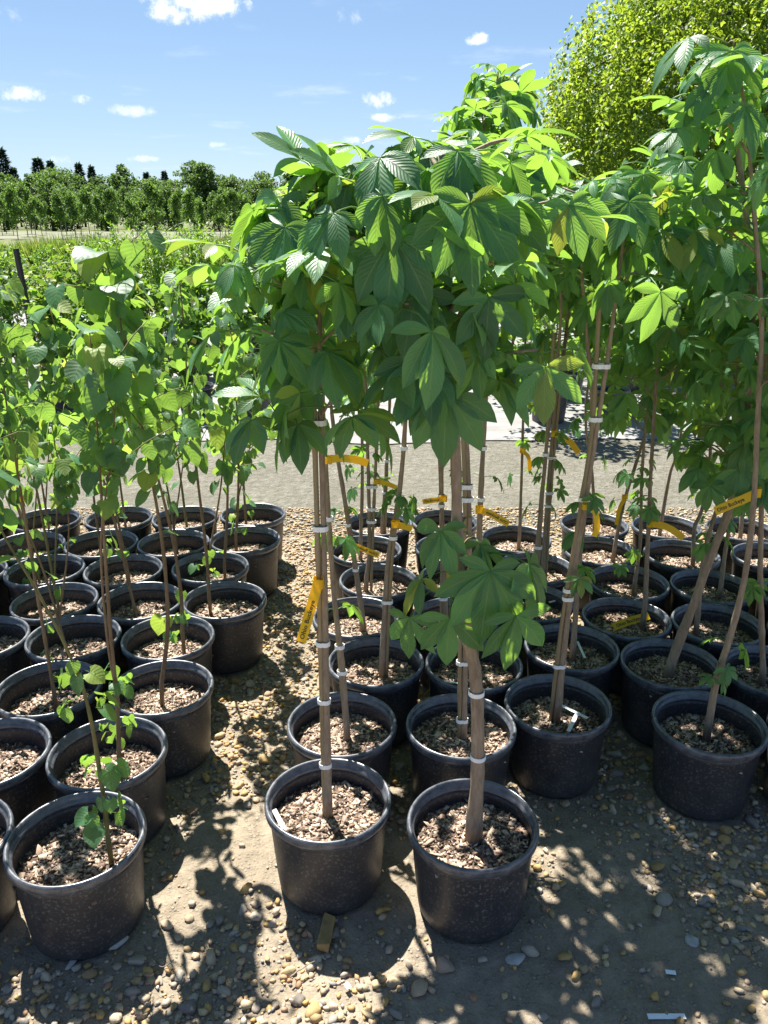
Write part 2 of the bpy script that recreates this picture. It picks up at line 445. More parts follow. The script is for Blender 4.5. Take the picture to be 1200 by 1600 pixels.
def buckeye_leaf(rng, nl, tilt, pull, pet):
    dst = ([], [], [])
    P = smooth_path([(0, 0, 0), (pet * .5, 0, pet * .12), (pet, 0, pet * .05)], 5)
    V, F = tube(P, np.linspace(.0024, .0016, 5), 4)
    add_mesh(dst, V.tolist(), F, [(.5, .5)] * len(V))
    hub = Vector(P[-1]); Rt = Matrix.Rotation(tilt, 3, 'Y')
    if nl == 5: angs = [0, 50, -50, 108, -108]; ls = [1, .9, .9, .62, .62]
    elif nl == 6: angs = [0, 45, -44, 92, -95, 140]; ls = [1, .93, .93, .75, .75, .5]
    else: angs = [0, 42, -42, 84, -84, 132, -132]; ls = [1, .95, .95, .78, .78, .5, .5]
    for a, l in zip(angs, ls):
        a = math.radians(a + rng.uniform(-8, 8)); L = .140 * l * rng.uniform(.9, 1.08)
        d = Rt @ Vector((math.cos(a), math.sin(a), rng.uniform(-.08, .12)))
        n = Rt @ Vector((0, 0, 1)); n = (n - d * n.dot(d)).normalized()
        add_mesh(dst, *blade(L, prof_buckeye, hub, d, n, pull * rng.uniform(.7, 1.4), rng.uniform(.12, .34), 7, .012, rng))
    return mesh_np('buckeye_leaf', dst[0], dst[1], 'buckeye', dst[2])


def linden_leaf(rng, tilt, pull, pet):
    dst = ([], [], [])
    P = smooth_path([(0, 0, 0), (pet * .5, 0, pet * .1), (pet, 0, -pet * .05)], 4)
    V, F = tube(P, [.0014, .0012, .0011, .001], 3)
    add_mesh(dst, V.tolist(), F, [(.5, .5)] * len(V))
    Rt = Matrix.Rotation(tilt, 3, 'Y') @ Matrix.Rotation(rng.uniform(-.4, .4), 3, 'X')
    add_mesh(dst, *blade(.090, prof_linden, P[-1], Rt @ Vector((1, 0, 0)), Rt @ Vector((0, 0, 1)), pull, rng.uniform(-.05, .3), 8, .03, rng))
    return mesh_np('linden_leaf', dst[0], dst[1], 'linden', dst[2])


lr = random.Random(5)
BUCK = [buckeye_leaf(lr, nl, tl, pl, pt) for nl, tl, pl, pt in [(5, .0, .45, .10), (7, .25, .6, .12), (5, .7, .7, .12), (6, .9, .6, .10), (7, 1.15, .4, .11), (5, 1.3, .3, .13), (6, -.15, .4, .08), (5, -.45, .3, .07), (7, .6, 1.1, .11)]]
BUCK_HANG = BUCK[2:6] + [BUCK[8]]; BUCK_UP = [BUCK[0], BUCK[1], BUCK[6], BUCK[7]]
LIND = [linden_leaf(lr, tl, pl, pt) for tl, pl, pt in [(.5, .5, .035), (.9, .4, .04), (1.25, .3, .04), (.2, .8, .03), (1.5, .1, .035), (.8, 1.0, .045)]]

# ------------------------------------------------------------------ pots: layout (metres), columns run from the camera side to the road
POTS = {
    'La': [(-.823, 1.676), (-.853, 2.038), (-.783, 2.393), (-.852, 2.748), (-.690, 3.072), (-.820, 3.410), (-.711, 3.753), (-.730, 4.113)],
    'Lb': [(-1.216, 2.032), (-1.181, 2.391), (-1.224, 2.750), (-1.051, 3.065), (-1.223, 3.382), (-1.069, 3.706), (-1.090, 4.065)],
    'Lc': [(-1.186, 1.670), (-1.587, 2.741), (-1.414, 3.059), (-1.586, 3.377), (-1.431, 3.702), (-1.453, 4.062)],
    'Ld': [(-1.567, 2.378), (-1.948, 3.352), (-1.792, 3.676), (-1.844, 4.033)],
    'Le': [(-1.896, 2.995), (-2.154, 3.650), (-2.206, 4.008)],
    'Ca': [(-.159, 1.822), (-.137, 2.184), (-.030, 2.562), (-.114, 2.914), (-.028, 3.265), (-.091, 3.620), (-.029, 3.976)],
    'Cb': [(.246, 1.729), (.248, 2.171), (.333, 2.550), (.296, 2.911), (.334, 3.282), (.337, 3.644), (.332, 4.006)],
    'Cc': [(.593, 2.296), (.722, 2.673), (.631, 3.050), (.715, 3.403), (.680, 3.764)],
    'Da': [(1.065, 2.554), (.998, 2.910), (1.108, 3.254), (1.070, 3.612), (1.129, 3.968)],
    'Db': [(1.067, 2.191), (1.424, 2.502), (1.357, 2.858), (1.467, 3.203), (1.460, 3.566), (1.508, 3.926)],
    'Dc': [(1.426, 2.139), (1.715, 2.770), (1.819, 3.118), (1.883, 3.529), (1.893, 3.892)]}
ALLP = np.array([p for c in POTS.values() for p in c])
ORD = ['last', 'second', 'third', 'fourth', 'fifth', 'sixth', 'seventh', 'eighth']
COLS = {'La': 'aisle edge column', 'Lb': 'second column from the aisle', 'Lc': 'third column from the aisle', 'Ld': 'fourth column from the aisle', 'Le': 'fifth column from the aisle',
        'Ca': 'aisle edge column', 'Cb': 'second column from the aisle', 'Cc': 'third column from the aisle', 'Da': 'fourth column from the aisle', 'Db': 'fifth column from the aisle', 'Dc': 'sixth column from the aisle'}


def place(col, i):
    k = len(POTS[col]) - 1 - i
    return COLS[col] + ', ' + ('next to the road' if k == 0 else ORD[k] + ' from the road')


# ------------------------------------------------------------------ ground, road, cloth
def axis(lo, hi, a, b, step, grow=1.22):
    c = list(np.arange(a, b + 1e-6, step)); s = step; x = b
    while x < hi: s *= grow; x += s; c.append(min(x, hi))
    s = step; x = a; pre = []
    while x > lo: s *= grow; x -= s; pre.append(max(x, lo))
    return np.array(pre[::-1] + c)


gx = axis(-700, 700, -1.5, 1.9, .018); gy = axis(-30, 1200, 1.2, 3.4, .018)
X, Y = np.meshgrid(gx, gy)
near = np.clip((4.6 - Y) / .6, 0, 1) * np.clip((3.2 - np.abs(X)) / .6, 0, 1)
Z = (vnoise(X, Y, 1, 2.1) - .5) * .026 + (vnoise(X, Y, 2, 9) - .5) * .012 + (vnoise(X, Y, 3, 26) - .5) * .006
dmin = np.full(X.shape, 9.0)
for px, py in ALLP: dmin = np.minimum(dmin, np.hypot(X - px, Y - py))
Z = Z * near - .004
Z = np.where(dmin < .17, np.minimum(Z, -.003), Z)
ny, nx = X.shape
V = np.stack([X, Y, Z], -1).reshape(-1, 3)
ii = (np.arange(ny - 1)[:, None] * nx + np.arange(nx - 1)[None]).ravel()
ground = obj('ground', mesh_np('ground', V, np.stack([ii, ii + 1, ii + nx + 1, ii + nx], 1), 'ground'), kind='structure')


def gz(x, y):
    n_ = np.clip((4.6 - y) / .6, 0, 1) * np.clip((3.2 - np.abs(x)) / .6, 0, 1)
    return ((vnoise(x, y, 1, 2.1) - .5) * .026 + (vnoise(x, y, 2, 9) - .5) * .012 + (vnoise(x, y, 3, 26) - .5) * .006) * n_ - .004


def sheet(name, x0, x1, y0, y1, z, mat, nxs, nys, wav, amp=0.0, seed=3):
    xs = np.linspace(x0, x1, nxs); tt = np.linspace(0, 1, nys)
    lo = y0 + (vnoise(xs, xs * 0, seed, .9) - .5) * wav + (vnoise(xs, xs * 0, seed + 1, 4) - .5) * wav * .35
    hi = y1 + (vnoise(xs, xs * 0, seed + 2, .7) - .5) * wav
    Yy = lo[None] + (hi - lo)[None] * tt[:, None]; Xx = np.broadcast_to(xs, Yy.shape)
    Zz = z + amp * np.clip(tt * 9, .1, 1)[:, None] * (vnoise(Xx, Yy, seed + 3, 1.6) * .6 + vnoise(Xx * .6, Yy * 2, seed + 4, 4) * .4)
    V = np.stack([Xx, Yy, Zz], -1).reshape(-1, 3)
    i2 = (np.arange(nys - 1)[:, None] * nxs + np.arange(nxs - 1)[None]).ravel()
    return obj(name, mesh_np(name, V, np.stack([i2, i2 + 1, i2 + nxs + 1, i2 + nxs], 1), mat), kind='structure')


sheet('road', -60, 60, 4.62, 6.95, .004, 'road', 900, 14, .28)
sheet('ground_cloth', -30, 30, 6.6, 17.5, .012, 'cloth', 500, 110, .18, .03, 11)
sheet('field', -700, 700, 17.3, 1100, .004, 'field', 300, 60, .3, 0, 21)
sheet('grove_ground', -120, 20, 71, 102, .02, 'grove_soil', 120, 30, 1.0, .05, 31)

# loose gravel: the biggest stones one by one, the rest as one mass
R0 = np.random.default_rng(11)


def grav_density(x, y):
    aisle = np.exp(-((x + .42 + .02 * y) / .26) ** 2) * np.clip((y - 1.75) / .5, 0, 1)
    right = np.clip((x - .72) / .2, 0, 1) * np.clip((2.35 - y) / .3, 0, 1) * np.clip((y - 1.35) / .35, 0, 1) * .8
    edge = np.clip((y - 3.7) / .5, 0, 1) * np.clip((4.98 - y) / .45, 0, 1)
    patch = np.clip((vnoise(x, y, 8, 3.0) - .42) * 3.0, 0, 1) * .55 + np.clip((vnoise(x, y, 9, 7.0) - .55) * 3, 0, 1) * .25
    front = np.clip((1.62 - y) / .15, 0, 1) * np.clip((-.0 - x) / .3 + .6, 0.1, 1) * .75
    between = np.clip((y - 1.9) / .4, 0, 1) * .75
    side = np.clip((-.35 - x) / .3, 0, 1) * np.clip((1.62 - y) / .1, 0, 1) * .5
    bare = np.exp(-(((x + .46) / .20) ** 2 + ((y - 1.92) / .30) ** 2) ** 2) + np.exp(-(((x - .62) / .30) ** 2 + ((y - 1.50) / .20) ** 2) ** 2) * .8
    bare = np.clip(bare * (.75 + .5 * vnoise(x, y, 14, 9)), 0, .96)
    return (1 - bare) * np.clip(np.maximum.reduce([aisle, right, edge, patch, front, between, side]), 0, 1)


def free(x, y, r):
    d = np.sqrt(((np.stack([x, y], -1)[:, None] - ALLP[None]) ** 2).sum(-1)).min(1)
    return d > .150 + r


def scatter(n, smin, smax, pw, sel):
    x = R0.uniform(-2.2, 2.6, n); y = R0.uniform(1.1, 4.95, n); s = smin + (smax - smin) * R0.random(n) ** pw
    keep = (R0.random(n) < grav_density(x, y) * sel) & free(x, y, s * .9) & (np.abs(x) < .95 + (y - 1.3) * .75)
    return x[keep], y[keep], s[keep]


x1, y1, s1 = scatter(60000, .004, .010, 1.5, 1)
x2, y2, s2 = scatter(34000, .009, .0195, 1.15, 1)
shapes = [rock(R0, ICO_V) for _ in range(40)]
xs, ys, ss = np.r_[x1, x2], np.r_[y1, y2], np.r_[s1, s2]
n = len(xs); sh = np.array(shapes)[R0.integers(0, 40, n)]
a = R0.uniform(0, 6.283, n); ca, sa = np.cos(a), np.sin(a)
Vx = (sh[..., 0] * ca[:, None] - sh[..., 1] * sa[:, None]) * ss[:, None] + xs[:, None]
Vy = (sh[..., 0] * sa[:, None] + sh[..., 1] * ca[:, None]) * ss[:, None] + ys[:, None]
xy_road = (ys > 4.5) * .008
Vz = xy_road[:, None] + sh[..., 2] * ss[:, None] + (gz(xs, ys) + ss * R0.uniform(.05, .5, n))[:, None]
V = np.stack([Vx, Vy, Vz], -1).reshape(-1, 3)
F = (ICO_F[None] + (np.arange(n) * 12)[:, None, None]).reshape(-1, 3)
obj('gravel', mesh_np('gravel', V, F, 'gravel', smooth=False), ground, kind='stuff')
rocks = [mesh_np('stone', rock(R0), ICO2_F, 'stone', smooth=False) for _ in range(14)]
cx, cy = R0.uniform(-1.0, 1.3, 6000), R0.uniform(1.32, 2.9, 6000); cs = .016 + .017 * R0.random(6000) ** 2.2
ok = (R0.random(6000) < grav_density(cx, cy)) & free(cx, cy, cs) & (np.abs(cx) < .95 + (cy - 1.3) * .65)
cx, cy, cs = cx[ok], cy[ok], cs[ok]; px_ = []
for x, y, s in zip(cx, cy, cs):
    if len(px_) >= 290: break
    if all((x - q[0]) ** 2 + (y - q[1]) ** 2 > (s + q[2]) ** 2 * .8 for q in px_): px_.append((x, y, s))
for i, (x, y, s) in enumerate(px_):
    obj('stone', rocks[i % 14], ground, (x, y, float(gz(np.array(x), np.array(y))) + s * .22), (R0.normal() * .2, R0.normal() * .2, R0.uniform(0, 6.28)), float(s))


def loose_stone(u, v, size, mat, label, rz, seed):
    rr = np.random.default_rng(seed); V_ = rock(rr) * np.array(size); p = on_ground(u, v)
    o = obj('loose_stone', mesh_np('loose_stone', V_, ICO2_F, mat, smooth=False), None, (p.x, p.y, size[2] * .35), (0, 0, rz))
    tagp(o, label, 'stone', 'loose stones on the mud')


V = np.array([(sx * (.052 + .004 * sy * sz), sy * .0165 + .002 * sx, sz * .012 + .001 * sx * sy) for sx in (-1, 1) for sy in (-1, 1) for sz in (-1, 1)])
F = [(0, 1, 3, 2), (4, 6, 7, 5), (0, 4, 5, 1), (2, 3, 7, 6), (0, 2, 6, 4), (1, 5, 7, 3)]
p = on_ground(510, 1462)
slab = obj('loose_stone', mesh_np('loose_stone', V, F, 'tan_stone', smooth=False), None, (p.x, p.y, .012), (.08, .05, 1.42))
bv = slab.modifiers.new('bevel', 'BEVEL'); bv.width = .003; bv.segments = 2
tagp(slab, 'long brick shaped tan stone lying against the front buckeye pot', 'stone', 'loose stones on the mud')
loose_stone(182, 1478, (.040, .028, .020), 'grey_stone', 'large pale flat stone beside the front heart-leaved sapling pot', .9, 1)
loose_stone(115, 1505, (.028, .018, .016), 'grey_stone', 'pale blue-grey stone leaning by the front heart-leaved sapling pot', 1.1, 2)
loose_stone(1028, 1355, (.030, .022, .018), 'tan_stone', 'yellow tan stone sitting where two stake shadows cross', .4, 3)
loose_stone(1083, 1475, (.030, .030, .022), 'grey_stone', 'upright grey stone alone on bare mud near white strip', 1.5, 4)
loose_stone(880, 1497, (.030, .024, .014), 'tan_stone', 'flat round tan stone in shade beside the thick trunked buckeye pot', .2, 5)
loose_stone(806, 1500, (.034, .022, .016), 'grey_stone', 'broad grey stone in the shadow of the thick trunked buckeye pot', .1, 6)

# ------------------------------------------------------------------ nursery pots
pot_prof = [(.0, .004), (.128, .004), (.143, .0), (.149, .010), (.153, .05), (.1665, .235), (.168, .252), (.165, .2535), (.1635, .235), (.150, .05), (.146, .016), (.0, .014)]
POT_ME = mesh_np('pot_wall', *lathe(pot_prof, 56), 'pot')
rim_prof = [(.1655, .2525), (.1690, .2515), (.1755, .2555), (.1795, .262), (.1803, .270), (.1795, .279), (.1765, .2845), (.1725, .2855), (.1690, .2830), (.1670, .2740), (.1640, .2660), (.1600, .2630), (.1598, .2555), (.1635, .2500), (.1655, .2525)]
RIM_ME = mesh_np('rim', *lathe(rim_prof, 64), 'rim')
SOIL = []; CHIP = []
for k in range(5):
    rr = np.random.default_rng(40 + k)
    an = np.linspace(0, 2 * np.pi, 36, endpoint=False); V = [(0, 0, .012)]; F = []
    rad = [.03, .06, .09, .12, .145, .1605]
    for r in rad: V += [(r * math.cos(q), r * math.sin(q), 0) for q in an]
    V = np.array(V); rn = np.hypot(V[:, 0], V[:, 1])
    hz = lambda x, y: .014 * np.exp(-(np.hypot(x, y) / .09) ** 2) + (vnoise(x + 2, y + 2, 60 + k, 16) - .5) * .014 + (vnoise(x + 2, y + 2, 70 + k, 50) - .5) * .006
    V[:, 2] = hz(V[:, 0], V[:, 1])
    F += [(0, 1 + j, 1 + (j + 1) % 36) for j in range(36)]
    for i in range(len(rad) - 1):
        for j in range(36):
            b = 1 + i * 36; j2 = (j + 1) % 36; F.append((b + j, b + j2, b + 36 + j2, b + 36 + j))
    SOIL.append(mesh_np('potting_mix', V, [f[::-1] if len(f) == 3 and False else f for f in F], 'mix'))
    n = 1500; r = .156 * np.sqrt(rr.random(n)); q = rr.uniform(0, 6.283, n); x = r * np.cos(q); y = r * np.sin(q)
    l = rr.uniform(.003, .0095, n) * np.where(rr.random(n) < .06, 2.0, 1); wd = l * rr.uniform(.25, .6, n); th = rr.uniform(.0008, .0022, n)
    cube = np.array([(sx, sy, sz) for sx in (-1, 1) for sy in (-1, 1) for sz in (-1, 1)], float)
    cb = cube[None] * np.stack([l, wd, th], -1)[:, None] * (1 + .18 * rr.standard_normal((n, 8, 3)))
    e = np.stack([rr.normal(0, .35, n), rr.normal(0, .35, n), rr.uniform(0, 6.28, n)], -1)
    c0, s0, c1, s1_, c2, s2_ = np.cos(e[:, 0]), np.sin(e[:, 0]), np.cos(e[:, 1]), np.sin(e[:, 1]), np.cos(e[:, 2]), np.sin(e[:, 2])
    Rx = np.zeros((n, 3, 3)); Rx[:, 0, 0] = 1; Rx[:, 1, 1] = c0; Rx[:, 1, 2] = -s0; Rx[:, 2, 1] = s0; Rx[:, 2, 2] = c0
    Ry = np.zeros((n, 3, 3)); Ry[:, 1, 1] = 1; Ry[:, 0, 0] = c1; Ry[:, 0, 2] = s1_; Ry[:, 2, 0] = -s1_; Ry[:, 2, 2] = c1
    Rz = np.zeros((n, 3, 3)); Rz[:, 2, 2] = 1; Rz[:, 0, 0] = c2; Rz[:, 0, 1] = -s2_; Rz[:, 1, 0] = s2_; Rz[:, 1, 1] = c2
    cb = np.einsum('nij,nkj->nki', Rz @ Ry @ Rx, cb)
    cb += np.stack([x, y, hz(x, y) + rr.uniform(.0005, .004, n)], -1)[:, None]
    qf = np.array([(0, 1, 3, 2), (4, 6, 7, 5), (0, 4, 5, 1), (2, 3, 7, 6), (0, 2, 6, 4), (1, 5, 7, 3)])
    CHIP.append(mesh_np('bark_chips', cb.reshape(-1, 3), (qf[None] + (np.arange(n) * 8)[:, None, None]).reshape(-1, 4), 'chips', smooth=False))


def soil_z(col):
    return .190 if col[0] == 'L' else .206


def make_pot(x, y, seed, sz, label, group, chips=True, scale=1.0):
    rr = random.Random(seed)
    root = obj('nursery_pot', None, None, (x, y, 0.0), (rr.uniform(-.012, .012), rr.uniform(-.012, .012), rr.uniform(0, 6.28)), scale)
    root.empty_display_size = .1
    obj('pot_wall', POT_ME, root); obj('rim', RIM_ME, root)
    k = rr.randrange(5)
    s = obj('potting_mix', SOIL[k], root, (0, 0, sz + rr.uniform(-.012, .008)))
    if chips: obj('bark_chips', CHIP[k], s, kind='stuff')
    tagp(root, label, 'plant pot', group)
    return root


POTLAB = {('La', 0): 'dusty black pot at the aisle front holding a thin green stemmed sapling',
          ('Ca', 0): 'black pot behind the brick shaped stone, two thin staked stems inside',
          ('Cb', 0): 'black pot holding the thickest barked buckeye trunk',
          ('Db', 0): 'black pot with small leafy sprout low on a bare leaning stem',
          ('Da', 1): 'black pot with a lettered yellow tag lying on its bark chips',
          ('Cc', 0): 'black pot with a T shaped white label lying on its bark chips'}
for c, l in POTS.items():
    for i, (x, y) in enumerate(l):
        kind_ = 'heart-leaved sapling' if c[0] == 'L' else 'buckeye tree'
        make_pot(x, y, hash((c, i)) % 9973 if False else sum(map(ord, c)) * 31 + i * 7, soil_z(c), POTLAB.get((c, i), f'black pot of a {kind_}, {place(c, i)}'),
                 'pots of heart-leaved saplings' if c[0] == 'L' else 'pots of buckeye trees')


# ------------------------------------------------------------------ buckeye trees
def put_leaf(root, base, me, p, yaw, pitch, roll, s):
    o = bpy.data.objects.new('leaf', me); COL.objects.link(o); o.parent = root
    o.location = Vector(p) - base; o.rotation_euler = (roll, pitch, yaw); o.scale = (s, s, s)
    return o


def band(root, base, pts, half=.006, r=.010):
    """white tape tie round stem and stake"""
    c = sum((Vector(p) for p in pts), Vector()) / len(pts); an = np.linspace(0, 2 * np.pi, 16, endpoint=False); V = []; F = []
    ring = []
    for q in an:
        d = Vector((math.cos(q), math.sin(q), 0)); ring.append((c + d * (max((Vector(p) - c).dot(d) for p in pts) + r)) - base)
    for z in (-half, half): V += [(q.x, q.y, c.z - base.z + z) for q in ring]
    V += [((q.x - (c.x - base.x)) * .9 + c.x - base.x, (q.y - (c.y - base.y)) * .9 + c.y - base.y, c.z - base.z + half) for q in ring]
    V += [((q.x - (c.x - base.x)) * .9 + c.x - base.x, (q.y - (c.y - base.y)) * .9 + c.y - base.y, c.z - base.z - half) for q in ring]
    for j in range(16):
        k = (j + 1) % 16; F += [(j, k, 16 + k, 16 + j), (16 + j, 16 + k, 32 + k, 32 + j), (32 + j, 32 + k, 48 + k, 48 + j), (48 + j, 48 + k, k, j)]
    obj('tape_tie', mesh_np('tape_tie', V, F, 'white', smooth=False), root)


def path_at(P, z):
    i = int(np.argmin(np.abs(P[:, 2] - z))); return P[i]


CROWN = .92


def buckeye(col, i, path, r0, zlo, nb, spread, seed, stake=None, ties=(), extra=(), size=1.0, label=None, dens=1.0, flat=1.0):
    rr = random.Random(seed); rn = np.random.default_rng(seed)
    x, y = POTS[col][i]; base = Vector((x, y, soil_z(col)))
    P = smooth_path(path, 34); P[0][2] = base.z - .02
    off = P[0].copy(); base = Vector((off[0], off[1], base.z))
    root = obj('buckeye_tree', None, None, base); root.empty_display_size = .1
    tagp(root, label or f'slender buckeye tree potted in {place(col, i)}', 'tree', 'potted buckeye trees')
    Rr = r0 * (1 - .62 * np.linspace(0, 1, 34)) * (1 + .25 * np.exp(-np.linspace(0, 1, 34) * 25))
    B = np.array(base)
    obj('trunk', mesh_np('trunk', *(lambda a: (a[0] - B, a[1]))(tube(P, Rr, 9, rn, .06)), 'bark'), root)
    ztop = P[-1][2]
    tips = [(Vector(P[-1]), 6, .06)]
    nb = max(5, int(nb * CROWN)); spread = spread * .86
    for b in range(nb):
        f_ = (b + rr.random() * .8) / nb
        z = zlo + (ztop - zlo) * (f_ ** .85) * .97; q = Vector(path_at(P, z)); az = b * 2.399 + seed + rr.uniform(-.5, .5)
        L = spread * (1.05 - .55 * abs(f_ - .42) * 1.6) * rr.uniform(.65, 1.1)
        rise = L * rr.uniform(.25, .75) * flat
        e = q + Vector((math.cos(az) * L, math.sin(az) * L, rise))
        mid_ = q.lerp(e, .55) + Vector((0, 0, L * .10))
        bp = smooth_path([q, mid_, e], 7)
        br_ = obj('branch', mesh_np('branch', *(lambda a: (a[0] - B, a[1]))(tube(bp, np.linspace(max(.0035, r0 * .28), .0028, 7), 5)), 'bark'), root)
        tips.append((e, 3 if f_ < .22 else 4 if rr.random() < .6 else 5, .02))
        for s_ in (.45, .75):
            if rr.random() < .5 * dens:
                m_ = Vector(bp[int(s_ * 6)])
                for sg in (0, math.pi):
                    put_leaf(root, base, rr.choice(BUCK_HANG), m_, az + math.pi / 2 + sg + rr.uniform(-.4, .4), rr.uniform(-.15, .3), rr.uniform(-.35, .35), size * rr.uniform(.72, 1.0))
    for (e, n_, st) in tips:
        a0 = rr.uniform(0, 6.28)
        n_ = max(3, int(round(n_ * dens)))
        for k in range(n_):
            up = rr.random()
            me = rr.choice(BUCK_UP if up < (.62 if e.z > ztop - .22 else .34) else BUCK_HANG)
            put_leaf(root, base, me, e + Vector((0, 0, -rr.uniform(0, .05))), a0 + k * 6.283 / n_ + rr.uniform(-.35, .35), rr.uniform(-.5, .15) if up < .5 else rr.uniform(-.1, .35), rr.uniform(-.35, .35), size * rr.uniform(.62, .98))
    for k in range(rr.choice((1, 2, 3)) if y > 2.1 else 0):     # small sprouts low on the stem
        z = rr.uniform(.55, max(.6, zlo)); q = Vector(path_at(P, z)); az = rr.uniform(0, 6.28)
        for j in range(2):
            put_leaf(root, base, rr.choice(BUCK_HANG), q, az + j * 2.6 + rr.uniform(-.4, .4), rr.uniform(-.3, .3), rr.uniform(-.3, .3), rr.uniform(.32, .6))
    for (u, v, dY, yaw, pitch, s_, var) in extra:      # leaves picked out in the photograph: hub position, facing
        hub = at(u, v, y + dY); me = BUCK[var]; pet = [.10, .12, .12, .10, .11, .13, .08, .07, .11][var]
        rot = Euler((0, pitch, yaw)); o_ = hub - rot.to_matrix() @ Vector((pet * s_, 0, pet * .05 * s_))
        q = Vector(path_at(P, min(o_.z - .06, ztop)))
        bp = smooth_path([q, q.lerp(o_, .5) + Vector((0, 0, .02)), o_], 7)
        obj('branch', mesh_np('branch', *(lambda a: (a[0] - B, a[1]))(tube(bp, np.linspace(.0032, .0022, 7), 5)), 'green_stem'), root)
        put_leaf(root, base, me, o_, yaw, pitch, rr.uniform(-.12, .12), s_)
    if stake:
        S = smooth_path(stake, 30)
        sb = Vector((S[0][0], S[0][1], soil_z(col))); S[0][2] = sb.z - .03
        Rs = np.full(30, .0068); Rs[4::6] *= 1.25
        so = obj('bamboo_stake', mesh_np('bamboo_stake', *(lambda a: (a[0] - np.array(sb), a[1]))(tube(S, Rs, 7)), 'bamboo'), None, sb)
        tagp(so, f'bamboo stake of the buckeye in {place(col, i)}', 'stake', 'bamboo stakes')
        for v in ties:
            z = at(600, v, y).z; a_, b_ = path_at(P, z), path_at(S, z)
            band(root, base, [(a_[0], a_[1], z), (b_[0], b_[1], z)], .0065, .0125 if r0 < .016 else .019)
    elif ties:
        for v in ties:
            z = at(600, v, y).z; a_ = path_at(P, z); band(root, base, [(a_[0], a_[1], z)], .006, r0 * 1.02)
    return root, P


def pp(Y, pts, dy=0.0):
    return [at(u, v, Y + dy * k / max(1, len(pts) - 1)) for k, (u, v) in enumerate(pts)]


def base_of(col, i):
    return POTS[col][i][1]


H = -math.pi / 2      # yaw that faces a leaf towards the camera
TREES = []


def bt(col, i, pts, r0, zlo, nb, spread, seed, stake=None, **k):
    Y = base_of(col, i); dy = k.pop('dy', 0.0); sdy = k.pop('sdy', 0.0)
    st = pp(Y, stake, dy + sdy) if stake else None
    t_ = buckeye(col, i, pp(Y, pts, dy), r0, zlo, nb, spread, seed, st, **k); TREES.append(((col, i), t_)); return t_


bt('Ca', 0, [(513, 1268), (510, 1100), (507, 900), (502, 650), (497, 430), (494, 290)], .0115, 1.33, 15, .22, 3, [(507, 1252), (498, 900), (491, 650), (489, 470)],
   ties=(1195, 1095, 1005, 825, 660), extra=[(395, 445, -.05, 3.3, -.1, 1.0, 6), (470, 250, .0, 2.2, -.4, .9, 7)], label='slender buckeye tree staked at the aisle corner with a hanging lettered tag')
bt('Ca', 1, [(543, 1155), (535, 1040), (522, 930), (512, 780), (505, 640), (505, 500), (520, 360)], .0105, 1.50, 6, .22, 4, [(541, 1150), (520, 900), (507, 720), (502, 520)], ties=(1050, 1010, 810, 660))
bt('Ca', 2, [(597, 1040), (606, 880), (625, 760), (634, 640), (640, 500), (640, 330)], .0105, 1.50, 6, .24, 5, [(604, 1046), (612, 880), (628, 740), (640, 560)], ties=(940, 840, 700))
bt('Ca', 3, [(568, 980), (556, 890), (535, 760), (524, 690), (514, 600), (505, 480)], .0125, 1.30, 5, .22, 6, ties=(890, 820))
bt('Ca', 4, [(571, 915), (577, 860), (576, 760), (572, 640), (566, 500), (560, 330)], .010, 1.2, 9, .28, 7, [(580, 918), (584, 800), (590, 650), (590, 500)], ties=(815, 795, 760))
bt('Ca', 5, [(563, 865), (566, 760), (565, 640), (560, 520), (555, 400)], .010, .95, 10, .24, 8, size=.62)
bt('Ca', 6, [(597, 825), (603, 740), (608, 650), (612, 540), (610, 330)], .010, 1.0, 10, .24, 9, [(602, 828), (606, 700), (612, 560)], ties=(770, 720), size=.7)
bt('Cb', 0, [(741, 1302), (747, 1180), (744, 1060), (729, 985), (716, 870), (713, 740), (708, 600), (700, 430), (692, 300), (690, 235)], .0205, 1.42, 19, .30, 20,
   ties=(1182, 1082), extra=[(765, 893, -.10, H + .15, .25, 1.25, 4), (703, 965, -.10, H - .1, .35, 1.0, 5), (826, 882, -.02, H + 1.1, .15, 1.05, 3), (806, 962, -.12, H + .4, .35, 1.1, 5), (690, 830, -.02, H - .9, .2, .95, 3),
                            (640, 965, -.02, H - .6, .35, .9, 5), (697, 615, -.10, H - .1, .3, 1.1, 4), (735, 318, -.22, H, .15, 1.12, 4), (615, 372, -.15, H - .3, .25, 1.12, 4), (764, 465, -.15, H + .2, .3, .95, 5),
                            (640, 300, -.05, H - .9, 0, 1.0, 2), (750, 850, .03, H + .5, .1, .7, 2), (660, 905, 0, H - 1.2, .1, .75, 2)],
   label='thickest barked buckeye tree with one spray of broad low leaves')
bt('Cb', 1, [(725, 1148), (728, 1000), (734, 850), (730, 700), (724, 560), (716, 400), (705, 300)], .0100, 1.60, 5, .24, 11, [(718, 1146), (720, 960), (727, 800), (722, 640)], ties=(1125, 1035, 780, 760))
bt('Cb', 2, [(737, 1046), (745, 900), (752, 750), (760, 600), (762, 420), (748, 230)], .0110, 1.70, 4, .24, 12, [(745, 1046), (750, 850), (757, 650)], ties=(780, 700))
bt('Cb', 3, [(697, 985), (694, 900), (690, 780), (686, 650), (696, 500), (722, 330), (735, 215)], .0110, 1.58, 8, .27, 13, [(690, 985), (690, 800), (684, 600)], ties=(935, 925, 790, 775))
bt('Cb', 4, [(708, 905), (712, 760), (716, 600), (735, 420), (755, 210), (760, 150)], .0110, 1.3, 12, .30, 14)
bt('Cb', 5, [(706, 855), (715, 700), (735, 520), (765, 300), (778, 112)], .0110, 1.5, 13, .30, 15, label=None)
bt('Cb', 6, [(690, 820), (690, 680), (680, 520), (660, 380), (650, 250)], .010, 1.1, 10, .28, 16, size=.8)
